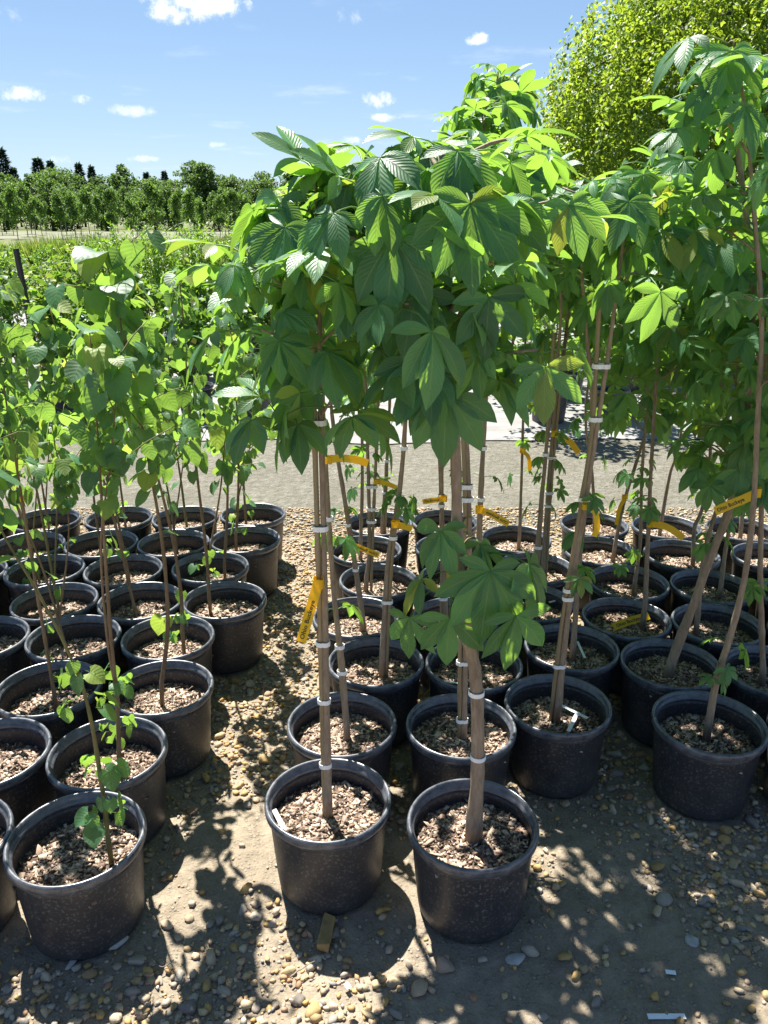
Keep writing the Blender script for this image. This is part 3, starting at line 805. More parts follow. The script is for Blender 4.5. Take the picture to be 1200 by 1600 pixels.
bt('Cc', 0, [(871, 1108), (884, 990), (898, 880), (915, 780), (934, 660), (952, 540), (968, 420), (990, 270)], .0120, 1.60, 5, .23, 17, [(862, 1106), (880, 960), (906, 800), (924, 680), (932, 560), (938, 440)],
   ties=(1040, 935, 922, 780, 655, 572), label='buckeye tree and stake leaning above the T shaped white label')
bt('Cc', 1, [(896, 1015), (905, 880), (918, 760), (925, 640), (915, 500), (900, 330)], .0105, 1.55, 2, .20, 18, dens=.6)
bt('Cc', 2, [(833, 942), (838, 870), (848, 760), (860, 640), (876, 500), (872, 300)], .0105, 1.5, 4, .24, 19, [(838, 942), (846, 800), (857, 650), (866, 520)], ties=(855, 710, 625))
bt('Cc', 3, [(848, 905), (854, 800), (866, 650), (884, 520), (895, 420), (905, 320)], .0105, 1.3, 11, .27, 30, [(853, 903), (860, 780), (872, 640), (890, 470)], ties=(790, 770, 715, 605))
bt('Cc', 4, [(812, 832), (815, 740), (818, 620), (820, 480), (800, 250)], .008, 1.2, 10, .28, 31)
bt('Da', 0, [(1041, 1060), (1062, 1000), (1085, 940), (1112, 865), (1142, 790), (1162, 690), (1172, 560), (1175, 420), (1150, 210), (1150, 90)], .0175, .95, 16, .26, 32, size=.95,
   extra=[(1110, 760, -.1, H - .8, .3, .7, 3), (1160, 745, -.1, H, .3, .65, 4)], label='buckeye tree with thick steeply leaning trunk and a lettered tag tied on')
bt('Da', 1, [(1008, 953), (1012, 850), (1019, 700), (1030, 520), (1040, 400), (1015, 250)], .0095, 1.0, 13, .25, 33, size=.95, ties=())
bt('Da', 2, [(991, 915), (1000, 850), (1003, 740), (1010, 640), (1015, 480), (1000, 330)], .0085, .9, 12, .24, 34, extra=[(990, 862, -.1, H, .3, .42, 4), (970, 885, -.1, H - .7, .3, .42, 3)], size=.85)
bt('Da', 3, [(958, 868), (975, 785), (1004, 692), (1030, 600), (1050, 480), (1045, 330)], .0095, .85, 13, .26, 35, size=.9)
bt('Da', 4, [(930, 828), (925, 740), (915, 640), (935, 500), (950, 300)], .009, 1.1, 10, .30, 36)
bt('Db', 0, [(1107, 1134), (1120, 1060), (1141, 995), (1164, 900), (1177, 790), (1184, 650), (1190, 500), (1178, 330), (1165, 180), (1150, 90)], .0110, 1.30, 11, .24, 37, size=.92,
   extra=[(1135, 1045, -.05, H + .2, .1, .42, 3), (1112, 1058, -.05, H - 1.3, .1, .36, 0), (1128, 1064, -.05, H + .8, .2, .36, 2), (1145, 80, -.02, H - .2, .1, 1.0, 3), (1075, 60, .0, H - 1.3, 0, .95, 2)],
   label='tall bare stemmed buckeye with a small leafy sprout just above its pot')
bt('Db', 1, [(1193, 1062), (1190, 980), (1188, 900), (1190, 780), (1195, 640), (1195, 480), (1190, 350)], .0110, .95, 14, .25, 38, size=.9)
bt('Db', 2, [(1090, 975), (1094, 910), (1106, 840), (1130, 760), (1150, 640), (1150, 480), (1120, 350)], .0100, .85, 13, .25, 39, size=.85)
bt('Db', 3, [(1124, 935), (1132, 870), (1145, 790), (1160, 680), (1130, 500), (1090, 380)], .0105, .75, 14, .26, 40, size=.85)
bt('Db', 4, [(1083, 882), (1085, 825), (1097, 795), (1110, 700), (1095, 560), (1080, 430)], .0105, .72, 13, .26, 41, size=.8)
bt('Db', 5, [(1033, 815), (1047, 740), (1062, 690), (1075, 560), (1070, 400)], .009, 1.0, 10, .3, 42, size=.8)
for i in range(5):
    x, y = POTS['Dc'][i]
    rr = random.Random(90 + i)
    b = Vector((x, y, .2)); hh = rr.uniform(1.35, 1.75)
    t_ = buckeye('Dc', i, [b, b + Vector((rr.uniform(-.05, .05), 0, hh * .4)), b + Vector((rr.uniform(-.1, .1), rr.uniform(-.05, .05), hh))], .0105, 1.05, 11, .27, 60 + i, size=.85)


# ------------------------------------------------------------------ heart-leaved saplings
def linden(col, i, stems, nleaf, zlo, seed, size=1.0, suckers=0, green=False, label=None, reach=.16, suck=(.22, .45), ssz=1.0):
    rr = random.Random(seed); rn = np.random.default_rng(seed)
    x, y = POTS[col][i]; sz = soil_z(col)
    base = Vector((stems[0][0][0], stems[0][0][1], sz)); B = np.array(base)
    root = obj('linden_sapling', None, None, base); root.empty_display_size = .1
    tagp(root, label or f'thin heart-leaved sapling potted in {place(col, i)}', 'sapling', 'potted heart-leaved saplings')
    allp = []
    for st in stems:
        P = smooth_path(st, 30)
        if st is stems[0]: P[0][2] = sz - .02
        Ls = np.linspace(0, 1, 30); hgt_ = P[-1][2] - P[0][2]
        Rr = (.0078 if st is stems[0] else .0055) * (1 - .75 * Ls) * (.6 + .3 * min(1.6, hgt_))
        obj('stem', mesh_np('stem', *(lambda a: (a[0] - B, a[1]))(tube(P, Rr, 6, rn, .05)), 'green_stem' if green else 'stem'), root)
        allp.append(P)
    zlo = max(zlo, 1.80 - .30 * y - .03); per = max(4, int(nleaf * 1.3) // len(stems))
    for P in allp:
        ztop = P[-1][2]; k = 0; ph = rr.uniform(0, 6)
        nsh = max(3, int(per / 9))
        lv = per
        for b in range(nsh):                       # side shoots carrying alternate leaves
            f_ = (b + rr.random()) / nsh; z = zlo + (ztop - zlo) * f_ * .95; q = Vector(path_at(P, z)); az = b * 2.4 + ph
            L = reach * rr.uniform(.5, 1.2) * (1.15 - .6 * f_)
            e = q + Vector((math.cos(az) * L, math.sin(az) * L, L * rr.uniform(.3, 1.0)))
            bp = smooth_path([q, q.lerp(e, .5) + Vector((0, 0, L * .08)), e], 6)
            obj('shoot', mesh_np('shoot', *(lambda a: (a[0] - B, a[1]))(tube(bp, np.linspace(.0024, .0012, 6), 4)), 'green_stem'), root)
            for j in range(1, 6):
                sd = math.pi / 2 * (1 if j % 2 else -1)
                put_leaf(root, base, rr.choice(LIND), bp[j], az + (sd if j < 5 else 0) + rr.uniform(-.6, .6), rr.uniform(-.3, .5), rr.uniform(-.5, .5), size * rr.uniform(.38, .70)); lv -= 1
        for j in range(max(3, lv)):                 # leaves on the stem itself
            f_ = (j + rr.random()) / max(3, lv); z0_ = sz + .3 if j % 7 == 0 else zlo * .9; z = z0_ + (ztop - z0_) * (f_ ** .8); q = path_at(P, z); ph += 2.4 + rr.uniform(-.5, .5)
            put_leaf(root, base, rr.choice(LIND), q, ph, rr.uniform(-.5, .5), rr.uniform(-.5, .5), size * rr.uniform(.38, .74) * (1.25 if f_ > .8 else 1))
        for j in range(4):
            put_leaf(root, base, rr.choice(LIND), P[-1], ph + j * 1.6, rr.uniform(-.7, .2), rr.uniform(-.4, .4), size * rr.uniform(.5, .9))
    P = allp[0]
    for j in range(suckers):
        z = rr.uniform(*suck); q = Vector(path_at(P, z)); az = rr.uniform(0, 6.28); e = q + Vector((math.cos(az) * .045, math.sin(az) * .045, .02))
        for k in range(3): put_leaf(root, base, rr.choice(LIND), q.lerp(e, .4 + .3 * k), az + (k - 1) * 1.1, rr.uniform(-.3, .5), rr.uniform(-.4, .4), size * ssz * rr.uniform(.26, .52))


def lt(col, i, stems, nleaf, zlo, seed, **k):
    Y = base_of(col, i); linden(col, i, [pp(Y, s) for s in stems], nleaf, zlo, seed, **k)


lt('La', 0, [[(172, 1335), (158, 1220), (134, 1090), (98, 1000), (50, 910), (8, 840), (-60, 700)]], 34, .95, 101, suckers=11, suck=(.30, .86), ssz=1.15, green=True, label='green stemmed heart-leaved sapling in the dusty pot at the aisle front')
lt('La', 1, [[(186, 1198), (184, 1110), (172, 980), (160, 800), (150, 640), (140, 520)], [(186, 1100), (168, 1000), (158, 850), (175, 700), (185, 560)]], 60, .72, 102, suckers=6, suck=(.25, .6))
lt('La', 2, [[(250, 1085), (262, 980), (255, 860), (232, 720), (195, 540), (172, 430), (160, 398)]], 64, .85, 103, size=1.25, suckers=0, label='tallest heart-leaved sapling with large backlit leaves at its tip', reach=.2)
lt('La', 3, [[(286, 1005), (282, 920), (265, 820), (235, 700), (205, 560), (180, 480)]], 56, .75, 104, suckers=4)
lt('La', 4, [[(328, 950), (322, 860), (310, 760), (296, 640), (288, 520), (280, 430)], [(328, 860), (345, 760), (352, 660), (350, 560)]], 80, .7, 105, suckers=2)
lt('La', 5, [[(350, 890), (355, 800), (355, 700), (350, 600), (345, 500)]], 56, .6, 106, suckers=2)
lt('La', 6, [[(368, 848), (372, 780), (372, 680), (365, 560), (355, 480)], [(368, 800), (385, 720), (405, 650)]], 60, .6, 107, suckers=2)
lt('La', 7, [[(384, 815), (380, 740), (378, 640), (380, 540)]], 46, .6, 108, suckers=3)
rs = random.Random(77)
tall = {('Lb', 1): 1.42, ('Lc', 2): 1.35, ('Lb', 3): 1.3}
for c in ('Lb', 'Lc', 'Ld', 'Le'):
    for i, (x, y) in enumerate(POTS[c]):
        hh = tall.get((c, i), rs.uniform(.84, 1.12)); b = Vector((x + rs.uniform(-.03, .03), y + rs.uniform(-.03, .03), .2)); lean = rs.uniform(-.22, .06)
        sts = [[b, b + Vector((lean * .3, 0, hh * .45)), b + Vector((lean, rs.uniform(-.06, .06), hh))]]
        if rs.random() < .45:
            q = b + Vector((lean * .1, 0, .16)); sts.append([q, q + Vector((.08, .02, hh * .4)), q + Vector((rs.uniform(.05, .18), rs.uniform(-.1, .1), hh * .75))])
        linden(c, i, sts, rs.randint(58, 84), rs.uniform(.55, .75), 200 + int(x * 100) + int(y * 10), size=rs.uniform(.9, 1.1), suckers=rs.choice((0, 0, 2, 4)), green=rs.random() < .3)


# ------------------------------------------------------------------ yellow tags with lettering, small white labels
def text_mesh(body, size):
    cu = bpy.data.curves.new('lettering', 'FONT'); cu.body = body; cu.size = size; cu.align_x = 'LEFT'; cu.resolution_u = 2; cu.offset = .018
    o = bpy.data.objects.new('lettering', cu); COL.objects.link(o); bpy.context.view_layer.update()
    me = bpy.data.meshes.new_from_object(o.evaluated_get(bpy.context.evaluated_depsgraph_get()))
    V = np.array([tuple(v.co) for v in me.vertices]); F = [tuple(p.vertices) for p in me.polygons]
    bpy.data.objects.remove(o); bpy.data.curves.remove(cu); bpy.data.meshes.remove(me)
    return V, F


TXT = text_mesh('Ohio Buckeye', 1.0); TXT_W = TXT[0][:, 0].max(); TXT_H = .7


def tag_strip(pts, width, face, label, text=None, back=False, knot=True, where=(.10, .80), tie=0):
    """a bent plastic strip: pts along its middle, face = direction its printed side looks"""
    P = smooth_path(pts, 16); n_ = len(P)
    T = np.gradient(P, axis=0); T /= np.linalg.norm(T, axis=1)[:, None]
    f_ = np.array(face, float); Nn = f_[None] - T * (T @ f_)[:, None]; Nn /= np.linalg.norm(Nn, axis=1)[:, None]
    S = np.cross(Nn, T)                       # across the strip, 'up' of the print
    b = P[0]; V = []; F = []
    th = .0004
    for i in range(n_):
        for sw, sn in ((-1, 1), (1, 1), (1, -1), (-1, -1)): V.append(P[i] + S[i] * width / 2 * sw + Nn[i] * th * sn - b)
    for i in range(n_ - 1):
        for j in range(4): F.append((i * 4 + j, (i + 1) * 4 + j, (i + 1) * 4 + (j + 1) % 4, i * 4 + (j + 1) % 4))
    F += [(0, 1, 2, 3), ((n_ - 1) * 4 + 3, (n_ - 1) * 4 + 2, (n_ - 1) * 4 + 1, (n_ - 1) * 4)]
    o = obj('plant_tag', mesh_np('plant_tag', np.array(V), F, 'yellow', smooth=False), None, Vector(b))
    tagp(o, label, 'plant tag', 'yellow plant tags')
    if knot:
        an = np.linspace(0, 6.283, 14, endpoint=False); Vk = []; Fk = []
        for z in (-width * .5, width * .45):
            for r in (.0145, .0135): Vk += [(r * math.cos(q), r * math.sin(q) + .008, z + .002 * math.sin(3 * q)) for q in an]
        for j in range(14):
            k = (j + 1) % 14; Fk += [(j, k, 28 + k, 28 + j), (14 + j, 42 + j, 42 + k, 14 + k), (28 + j, 28 + k, 42 + k, 42 + j), (j, 14 + j, 14 + k, k)]
        obj('tag_loop', mesh_np('tag_loop', Vk, Fk, 'yellow', smooth=False), o, Vector(P[tie] - b))
    if text:
        L = np.r_[0, np.cumsum(np.linalg.norm(np.diff(P, axis=0), axis=1))]; Lt = L[-1]
        V2 = []; tv, tf = TXT
        s0, s1_ = where; wt = Lt * (s1_ - s0); sy = min(wt / TXT_W * 1.25, width * .62)
        for x, yv, _ in tv:
            s = x / TXT_W; s = (1 - s) if back else s; s = (s0 + s * (s1_ - s0)) * Lt
            q = np.array([np.interp(s, L, P[:, k]) for k in range(3)]); nn = np.array([np.interp(s, L, Nn[:, k]) for k in range(3)]); ac = np.array([np.interp(s, L, S[:, k]) for k in range(3)])
            V2.append(q + ac * ((yv - .33) * sy) * (-1 if back and text == 'flip' else 1) + nn * (.0012) - b)
        obj('lettering', mesh_np('lettering', np.array(V2), tf, 'ink', smooth=False), o)
    return o


FC = (0, -1, .25)


def tg(Y, pts, label, width=.024, **k):
    return tag_strip([at(u, v, Y) for u, v in pts], width, k.pop('face', FC), label, **k)


tg(1.80, [(470, 1003), (480, 970), (490, 935), (497, 912)], 'long yellow tag hanging beside the aisle corner buckeye, lettering reading upward', .026, text='y', where=(.05, .72), tie=-1)
tg(2.15, [(511, 719), (530, 716), (555, 718), (575, 724)], 'curved yellow tag sticking out sideways above the aisle, print turned away', .022)
tg(2.86, [(545, 850), (560, 855), (575, 861), (592, 868)], 'yellow tag tied to leaning stem with lettering seen reversed', .022, text='b', back=True, where=(.15, .95))
tg(3.2, [(589, 753), (605, 756), (622, 763)], 'short blank yellow tag on the twin stems behind reversed tag', .020)
tg(2.5, [(618, 820), (630, 822), (644, 826)], 'yellow tag end poking out below the white knot', .022)
tg(2.85, [(660, 784), (675, 782), (693, 780)], 'small lettered yellow tag behind the thick buckeye trunk', .020, text='y', where=(.05, .8), tie=-1)
tg(2.5, [(750, 797), (765, 802), (780, 810), (795, 819)], 'slanting yellow tag with faint reversed lettering beside tape ties', .022, text='b', back=True, where=(.2, .95))
tg(3.3, [(867, 678), (880, 683), (893, 693), (904, 708)], 'bent yellow tag drooping from the tall taped stems above the cloth', .026)
tg(3.65, [(817, 705), (826, 715), (828, 735)], 'thin yellow tag twisting down from a lone slender stem', .018)
tg(3.2, [(693, 870), (699, 890), (703, 912)], 'yellow tag hanging behind the broad low leaves', .022)
tg(2.95, [(728, 972), (724, 990)], 'yellow loop on thick trunk half hidden by leaves', .020)
tg(3.5, [(977, 777), (968, 795), (963, 820)], 'yellow tag seen edge on, hanging from a slanting stem', .018)
tg(2.25, [(918, 792), (930, 800), (933, 825), (928, 838)], 'yellow tag knotted round the twin leaning stakes', .018)
tg(2.85, [(1019, 819), (1035, 821), (1052, 829), (1068, 841)], 'blank yellow tag arching from the stem above the lettered soil tag', .026)
tg(2.40, [(1117, 799), (1140, 789), (1162, 780), (1184, 770)], 'lettered yellow tag tied to the steeply leaning thick trunk', .030, text='y', where=(.05, .68), tie=-1)
p0, p1 = on_ground(958, 980, .246), on_ground(1014, 962, .252)
tag_strip([p0, p0.lerp(p1, .5) + Vector((0, 0, .004)), p1], .032, (0, -.75, .66), 'lettered yellow tag lying on the bark chips of a pot', text='y', knot=False, where=(.08, .78))
tg(2.2, [(-8, 805), (2, 803), (10, 797)], 'yellow tag end sticking out among heart-leaved sapling leaves', .02)
tg(2.6, [(36, 780), (44, 783)], 'orange yellow loop on a heart-leaved sapling stem', .016)


def white_label(pts, width, z, label, face=(0, 0, 1), name='plastic_label'):
    P = smooth_path(pts, 6); T = np.gradient(P, axis=0); T /= np.linalg.norm(T, axis=1)[:, None]
    S = np.cross(np.array(face, float)[None], T); b = P[0]; V = []; F = []
    for i in range(6):
        for sw, sn in ((-1, 1), (1, 1), (1, -1), (-1, -1)): V.append(P[i] + S[i] * width / 2 * sw + np.array(face) * .0006 * sn - b)
    for i in range(5):
        for j in range(4): F.append((i * 4 + j, (i + 1) * 4 + j, (i + 1) * 4 + (j + 1) % 4, i * 4 + (j + 1) % 4))
    F += [(0, 1, 2, 3), (23, 22, 21, 20)]
    return obj(name, mesh_np(name, np.array(V), F, 'white', smooth=False), None, Vector(b))


def g3(u, v, z): return on_ground(u, v, z)


tagp(white_label([g3(1012, 1588, .008), g3(1071, 1588, .008)], .014, 0, ''), 'white plastic strip lying on bare mud in front of pots', 'plastic label', 'white plastic labels')
o = white_label([g3(877, 1102, .229), g3(918, 1122, .226)], .013, 0, '')
tagp(o, 'T shaped white plastic label lying in a buckeye pot', 'plastic label', 'white plastic labels')
c = g3(903, 1112, .227); e = g3(888, 1142, .224)
o2 = white_label([c, e], .013, 0, '', name='label_stem'); o2.parent = o; o2.location = Vector(o2.location) - Vector(o.location) + Vector((0, 0, -.0012))
tagp(white_label([g3(428, 1265, .256), g3(444, 1295, .228)], .016, 0, ''), 'white label tucked inside the rim of the aisle corner buckeye pot', 'plastic label', 'white plastic labels')
tagp(white_label([g3(902, 1002, .232), g3(914, 1028, .227)], .010, 0, ''), 'white plastic sliver on chips behind the leaning twin stakes', 'plastic label', 'white plastic labels')
tagp(white_label([g3(858, 941, .230), g3(868, 938, .235), g3(870, 932, .235)], .012, 0, ''), 'curled white label on chips in a shaded buckeye pot', 'plastic label', 'white plastic labels')
tagp(white_label([g3(694, 1064, .224), g3(720, 1068, .222)], .010, 0, ''), 'white label strip lying along the pot rim behind the thick trunk', 'plastic label', 'white plastic labels')
for (u0, v0, u1, v1, lab) in [(1040, 1518, 1056, 1520, 'scrap of white plastic on shaded mud'), (540, 1536, 546, 1544, 'tiny white plastic scrap among front stones')]:
    tagp(white_label([g3(u0, v0, .012), g3(u1, v1, .012)], .012, 0, ''), lab, 'plastic label', 'white plastic labels')


def twig(pts, r, label):
    P = smooth_path([on_ground(u, v, .010 + r) for u, v in pts], 12); b = P[0].copy(); rn = np.random.default_rng(len(label))
    P += rn.normal(0, .0015, P.shape)
    o = obj('twig', mesh_np('twig', *(lambda a: (a[0] - b, a[1]))(tube(P, np.linspace(r, r * .5, 12), 5, rn, .12)), 'twig'), None, Vector(b))
    tagp(o, label, 'twig', 'dead twigs on the ground')


twig([(826, 1370), (850, 1371), (882, 1373)], .003, 'thin grey twig poking out beside the thick trunked buckeye pot')
twig([(1040, 1355), (1055, 1385), (1068, 1420), (1075, 1440)], .0022, 'thin pale twig lying along a stake shadow')
twig([(452, 1528), (470, 1515), (496, 1500)], .0024, 'bent dead twig beside the brick shaped stone')
twig([(258, 1332), (280, 1290), (325, 1252)], .002, 'curved dead twig in the aisle beside front sapling pots')
twig([(272, 1500), (255, 1510), (225, 1500)], .002, 'short dead twig behind small stones at the aisle front')


# ------------------------------------------------------------------ background plants
def leaf_cloud(C, size, rng, aspect=.45, droop=0.3, dirs=None):
    """C: (n,3) leaf bases -> folded rhombic leaves"""
    n_ = len(C); s = size * rng.uniform(.65, 1.25, n_)
    d = rng.standard_normal((n_, 3)) if dirs is None else dirs + .45 * rng.standard_normal((n_, 3))
    d[:, 2] -= droop; d /= np.linalg.norm(d, axis=1)[:, None]
    up = rng.standard_normal((n_, 3)) * .55 + np.array([0, 0, 1.0]); sd = np.cross(up, d); sd /= np.linalg.norm(sd, axis=1)[:, None] + 1e-9; nn = np.cross(d, sd)
    a = s[:, None]; wd = (s * aspect * .5)[:, None]
    v0 = C; v2 = C + d * a; v1 = C + d * a * .45 + sd * wd + nn * wd * .35; v3 = C + d * a * .45 - sd * wd + nn * wd * .35
    V = np.stack([v0, v1, v2, v3], 1).reshape(-1, 3); b = np.arange(n_)[:, None] * 4
    return V, np.concatenate([b + np.array([0, 1, 2]), b + np.array([0, 2, 3])], 1).reshape(-1, 3)


def ball(n_, c, r, rng, shell=.45):
    d = rng.standard_normal((n_, 3)); d /= np.linalg.norm(d, axis=1)[:, None]
    return np.array(c) + d * np.array(r) * (shell + (1 - shell) * rng.random((n_, 1)) ** .6)


def copy_thing(parts, name, loc, rz, s, label, cat, group):
    root = obj(name, None, None, loc, (0, 0, rz), s); root.empty_display_size = .2
    for nm, me, kd in parts: obj(nm, me, root, kind=kd)
    return tagp(root, label, cat, group)


def stems_mesh(rng, n_, h, spread, r, mat, name='stems', z0=.2):
    ps = []
    for k in range(n_):
        a = rng.uniform(0, 6.28); e = np.array([math.cos(a) * spread * rng.uniform(.3, 1), math.sin(a) * spread * rng.uniform(.3, 1), z0 + h * rng.uniform(.7, 1)])
        ps.append(tube(smooth_path([(e[0] * .1, e[1] * .1, z0), (e[0] * .6, e[1] * .6, z0 + (e[2] - z0) * .5), tuple(e)], 6), np.linspace(r, r * .4, 6), 4))
    return mesh_np(name, *join(ps), mat)


def shrub_variant(kind, seed):
    rg = np.random.default_rng(seed)
    if kind == 'linden':      # bushy young heart-leaved plants in pots
        C = np.vstack([ball(85, (rg.normal(0, .10), rg.normal(0, .10), z), (.17, .17, .15), rg, .2) for z in np.linspace(.50, 1.05, 5)])
        V, F = leaf_cloud(C, .085, rg, .85, .35); return [('foliage', mesh_np('foliage', V, F, 'shrub'), 'stuff'), ('stems', stems_mesh(rg, 5, .85, .16, .008, 'stem'), None)]
    if kind == 'willowy':     # upright wands with narrow leaves
        Cs, Ds = [], []
        for k in range(26):
            a = rg.uniform(0, 6.28); r = rg.uniform(.02, .22); h = rg.uniform(1.15, 1.68); m_ = 46
            t_ = np.linspace(.12, 1, m_); x = math.cos(a) * r * (.5 + .9 * t_); y = math.sin(a) * r * (.5 + .9 * t_)
            Cs.append(np.stack([x, y, .2 + (h - .2) * t_], -1)); q = rg.uniform(0, 6.28, m_); Ds.append(np.stack([np.cos(q), np.sin(q), np.full(m_, .7)], -1))
        V, F = leaf_cloud(np.vstack(Cs), .095, rg, .26, 0, np.vstack(Ds)); return [('foliage', mesh_np('foliage', V, F, 'willowy'), 'stuff'), ('stems', stems_mesh(rg, 12, 1.35, .25, .006, 'stem'), None)]
    if kind == 'flowering':
        C = np.vstack([ball(160, (rg.normal(0, .16), rg.normal(0, .16), z), (.26, .26, .2), rg, .3) for z in np.linspace(.42, 1.05, 6)])
        V, F = leaf_cloud(C, .075, rg, .6, .2); return [('foliage', mesh_np('foliage', V, F, 'flowering'), 'stuff'), ('stems', stems_mesh(rg, 7, .85, .25, .007, 'stem'), None)]
    if kind == 'tall':
        C = np.vstack([ball(120, (rg.normal(0, .15), rg.normal(0, .15), z), (.30, .30, .22), rg, .3) for z in np.linspace(.75, 1.75, 8)])
        V, F = leaf_cloud(C, .085, rg, .6, .3); return [('foliage', mesh_np('foliage', V, F, 'willowy'), 'stuff'), ('stems', stems_mesh(rg, 3, 1.4, .12, .014, 'stem'), None)]
    if kind == 'grass':
        n_ = 420; a = rg.uniform(0, 6.28, n_); r = .35 * np.sqrt(rg.random(n_)); C = np.stack([np.cos(a) * r, np.sin(a) * r, np.zeros(n_)], -1)
        D = np.stack([np.cos(a) * .4, np.sin(a) * .4, np.full(n_, 1.6)], -1); V, F = leaf_cloud(C, 1.0, rg, .05, 0, D); return [('foliage', mesh_np('foliage', V, F, 'grass'), 'stuff')]


VAR = {k: [shrub_variant(k, 300 + 10 * j + s) for s in range(3)] for j, k in enumerate(('linden', 'willowy', 'flowering', 'tall', 'grass'))}
rb = random.Random(9)


def shrub(kind, x, y, s, label, group, pot=True, potlabel=None):
    copy_thing(VAR[kind][rb.randrange(3)], {'linden': 'linden_bush', 'willowy': 'wand_shrub', 'flowering': 'flowering_shrub', 'tall': 'leafy_shrub', 'grass': 'grass_clump'}[kind], (x, y, .012), rb.uniform(0, 6.28), s, label, 'grass' if kind == 'grass' else 'shrub', group)
    if pot:
        make_pot(x, y, rb.randrange(9999), .215, potlabel, 'pots on the pale ground cloth', chips=False).location.z = .015


G1, P1 = 'bushy heart-leaved plants on the ground cloth', 'black pot standing on the pale ground cloth under a bushy plant'
L1 = 'bushy heart-leaved plant with yellow new leaves in pot on ground cloth'
for r_, Yr in enumerate((7.7, 8.7, 9.7, 10.8)):
    for k in range(11):
        X_ = -5.2 + k * .47 + (r_ % 2) * .22 + rb.uniform(-.09, .09)
        if X_ > -.75 - .10 * r_ or abs(X_ + 1.05) < .17 and r_ == 0: continue
        if abs(X_) > Yr * .52 or (X_ < -4.0 and r_ >= 2): continue
        shrub('linden', X_, Yr + rb.uniform(-.12, .12), rb.uniform(.82, 1.08), ('bushy heart-leaved potted plant, ' + ('row at the road edge of the cloth', 'second row from the road', 'third row from the road', 'row before the wand-like shrubs')[r_]), G1, True, 'black pot under a bushy plant on cloth, ' + ('row at the road edge', 'second row from the road', 'third row from the road', 'row before the wand-like shrubs')[r_])
make_pot(*on_ground(400, 655).xy, 4711, .215, 'empty looking black pot alone on ground cloth beyond the aisle', 'pots on the pale ground cloth', chips=False).location.z = .015
for k in range(24):
    Yw = 12.4 + (k // 8) * 1.3 + rb.uniform(-.25, .25); X_ = -4.2 + (k % 8) * .62 + rb.uniform(-.15, .15)
    shrub('willowy', X_, Yw, rb.uniform(.92, 1.08), 'upright wand-like shrub with narrow leaves, ' + ('row against the bushy potted plants', 'middle of its three rows', 'row against the low hedges')[k // 8], 'upright narrow-leaved shrubs', False)
for k in range(18):
    Yw = 12.0 + (k // 6) * 1.1; X_ = -8.3 + (k % 6) * .72 + rb.uniform(-.15, .15)
    shrub('flowering', X_, Yw + rb.uniform(-.2, .2), rb.uniform(.95, 1.2), 'rounded shrub dotted with creamy blossom, ' + ('row level with the black post', 'middle blossoming row', 'blossoming row farthest from the road')[k // 6], 'blossoming shrubs', False)
for k in range(34):
    Yw = 18.5 + (k // 17) * 3.2; X_ = -11.5 + (k % 17) * .78 + rb.uniform(-.2, .2)
    shrub('tall' if k % 3 else 'willowy', X_, Yw + rb.uniform(-.5, .5), rb.uniform(.5, .72), ('broad-leaved ' if k % 3 else 'narrow-leaved ') + 'low nursery shrub in the hedge row ' + ('next to the cloth', 'next to the grass clumps')[k // 17], 'shrubs of the hedge rows', False)
for k in range(40):
    X_ = -13 + (k % 20) * .72 + rb.uniform(-.2, .2)
    shrub('grass', X_, 28 + (k // 20) * 2.2 + rb.uniform(-.5, .5), rb.uniform(.8, 1.2), 'tall tufted grass clump in the row ' + ('behind the low hedges', 'facing the young grove')[k // 20], 'grass clumps', False)
# right side, seen between the buckeye stems
for (u, v, s) in [(856, 660, 1.0), (884, 625, 1.05), (950, 655, .9), (990, 612, 1.0), (1104, 640, .8), (1060, 600, 1.0), (1180, 650, 1.0), (760, 610, 1.0), (800, 590, 1.0)]:
    p = on_ground(u, v)
    shrub('tall', p.x, p.y, s * 1.0, 'tall leafy shrub in black pot on cloth behind the buckeyes', 'leafy shrubs behind the buckeyes', True, 'black pot of a tall leafy shrub on the cloth behind the buckeyes')
for k in range(30):
    X_ = -.2 + (k % 10) * .85 + rb.uniform(-.2, .2); Yw = 10.6 + (k // 10) * 1.6 + rb.uniform(-.3, .3)
    if X_ < Yw * .02 + .3 and k // 10 == 0: continue
    shrub('tall', X_, Yw, rb.uniform(.9, 1.15), 'dense leafy shrub behind the buckeyes, ' + ('row standing on the cloth edge', 'middle of three rows', 'row under the weeping tree')[k // 10], 'shrub rows behind the buckeyes', False)

# black post
pt = at(46, 490, 11.2)
V, F = tube(np.array([(pt.x, 11.2, 0), (pt.x - .02, 11.2, .7), (pt.x - .05, 11.2, 1.42)]), [.045, .045, .042], 6)
po = obj('post', mesh_np('post', V - np.array([pt.x, 11.2, 0]), F, 'post', smooth=False), None, (pt.x, 11.2, 0))
tagp(po, 'leaning square black post standing among the blossoming shrubs', 'post')

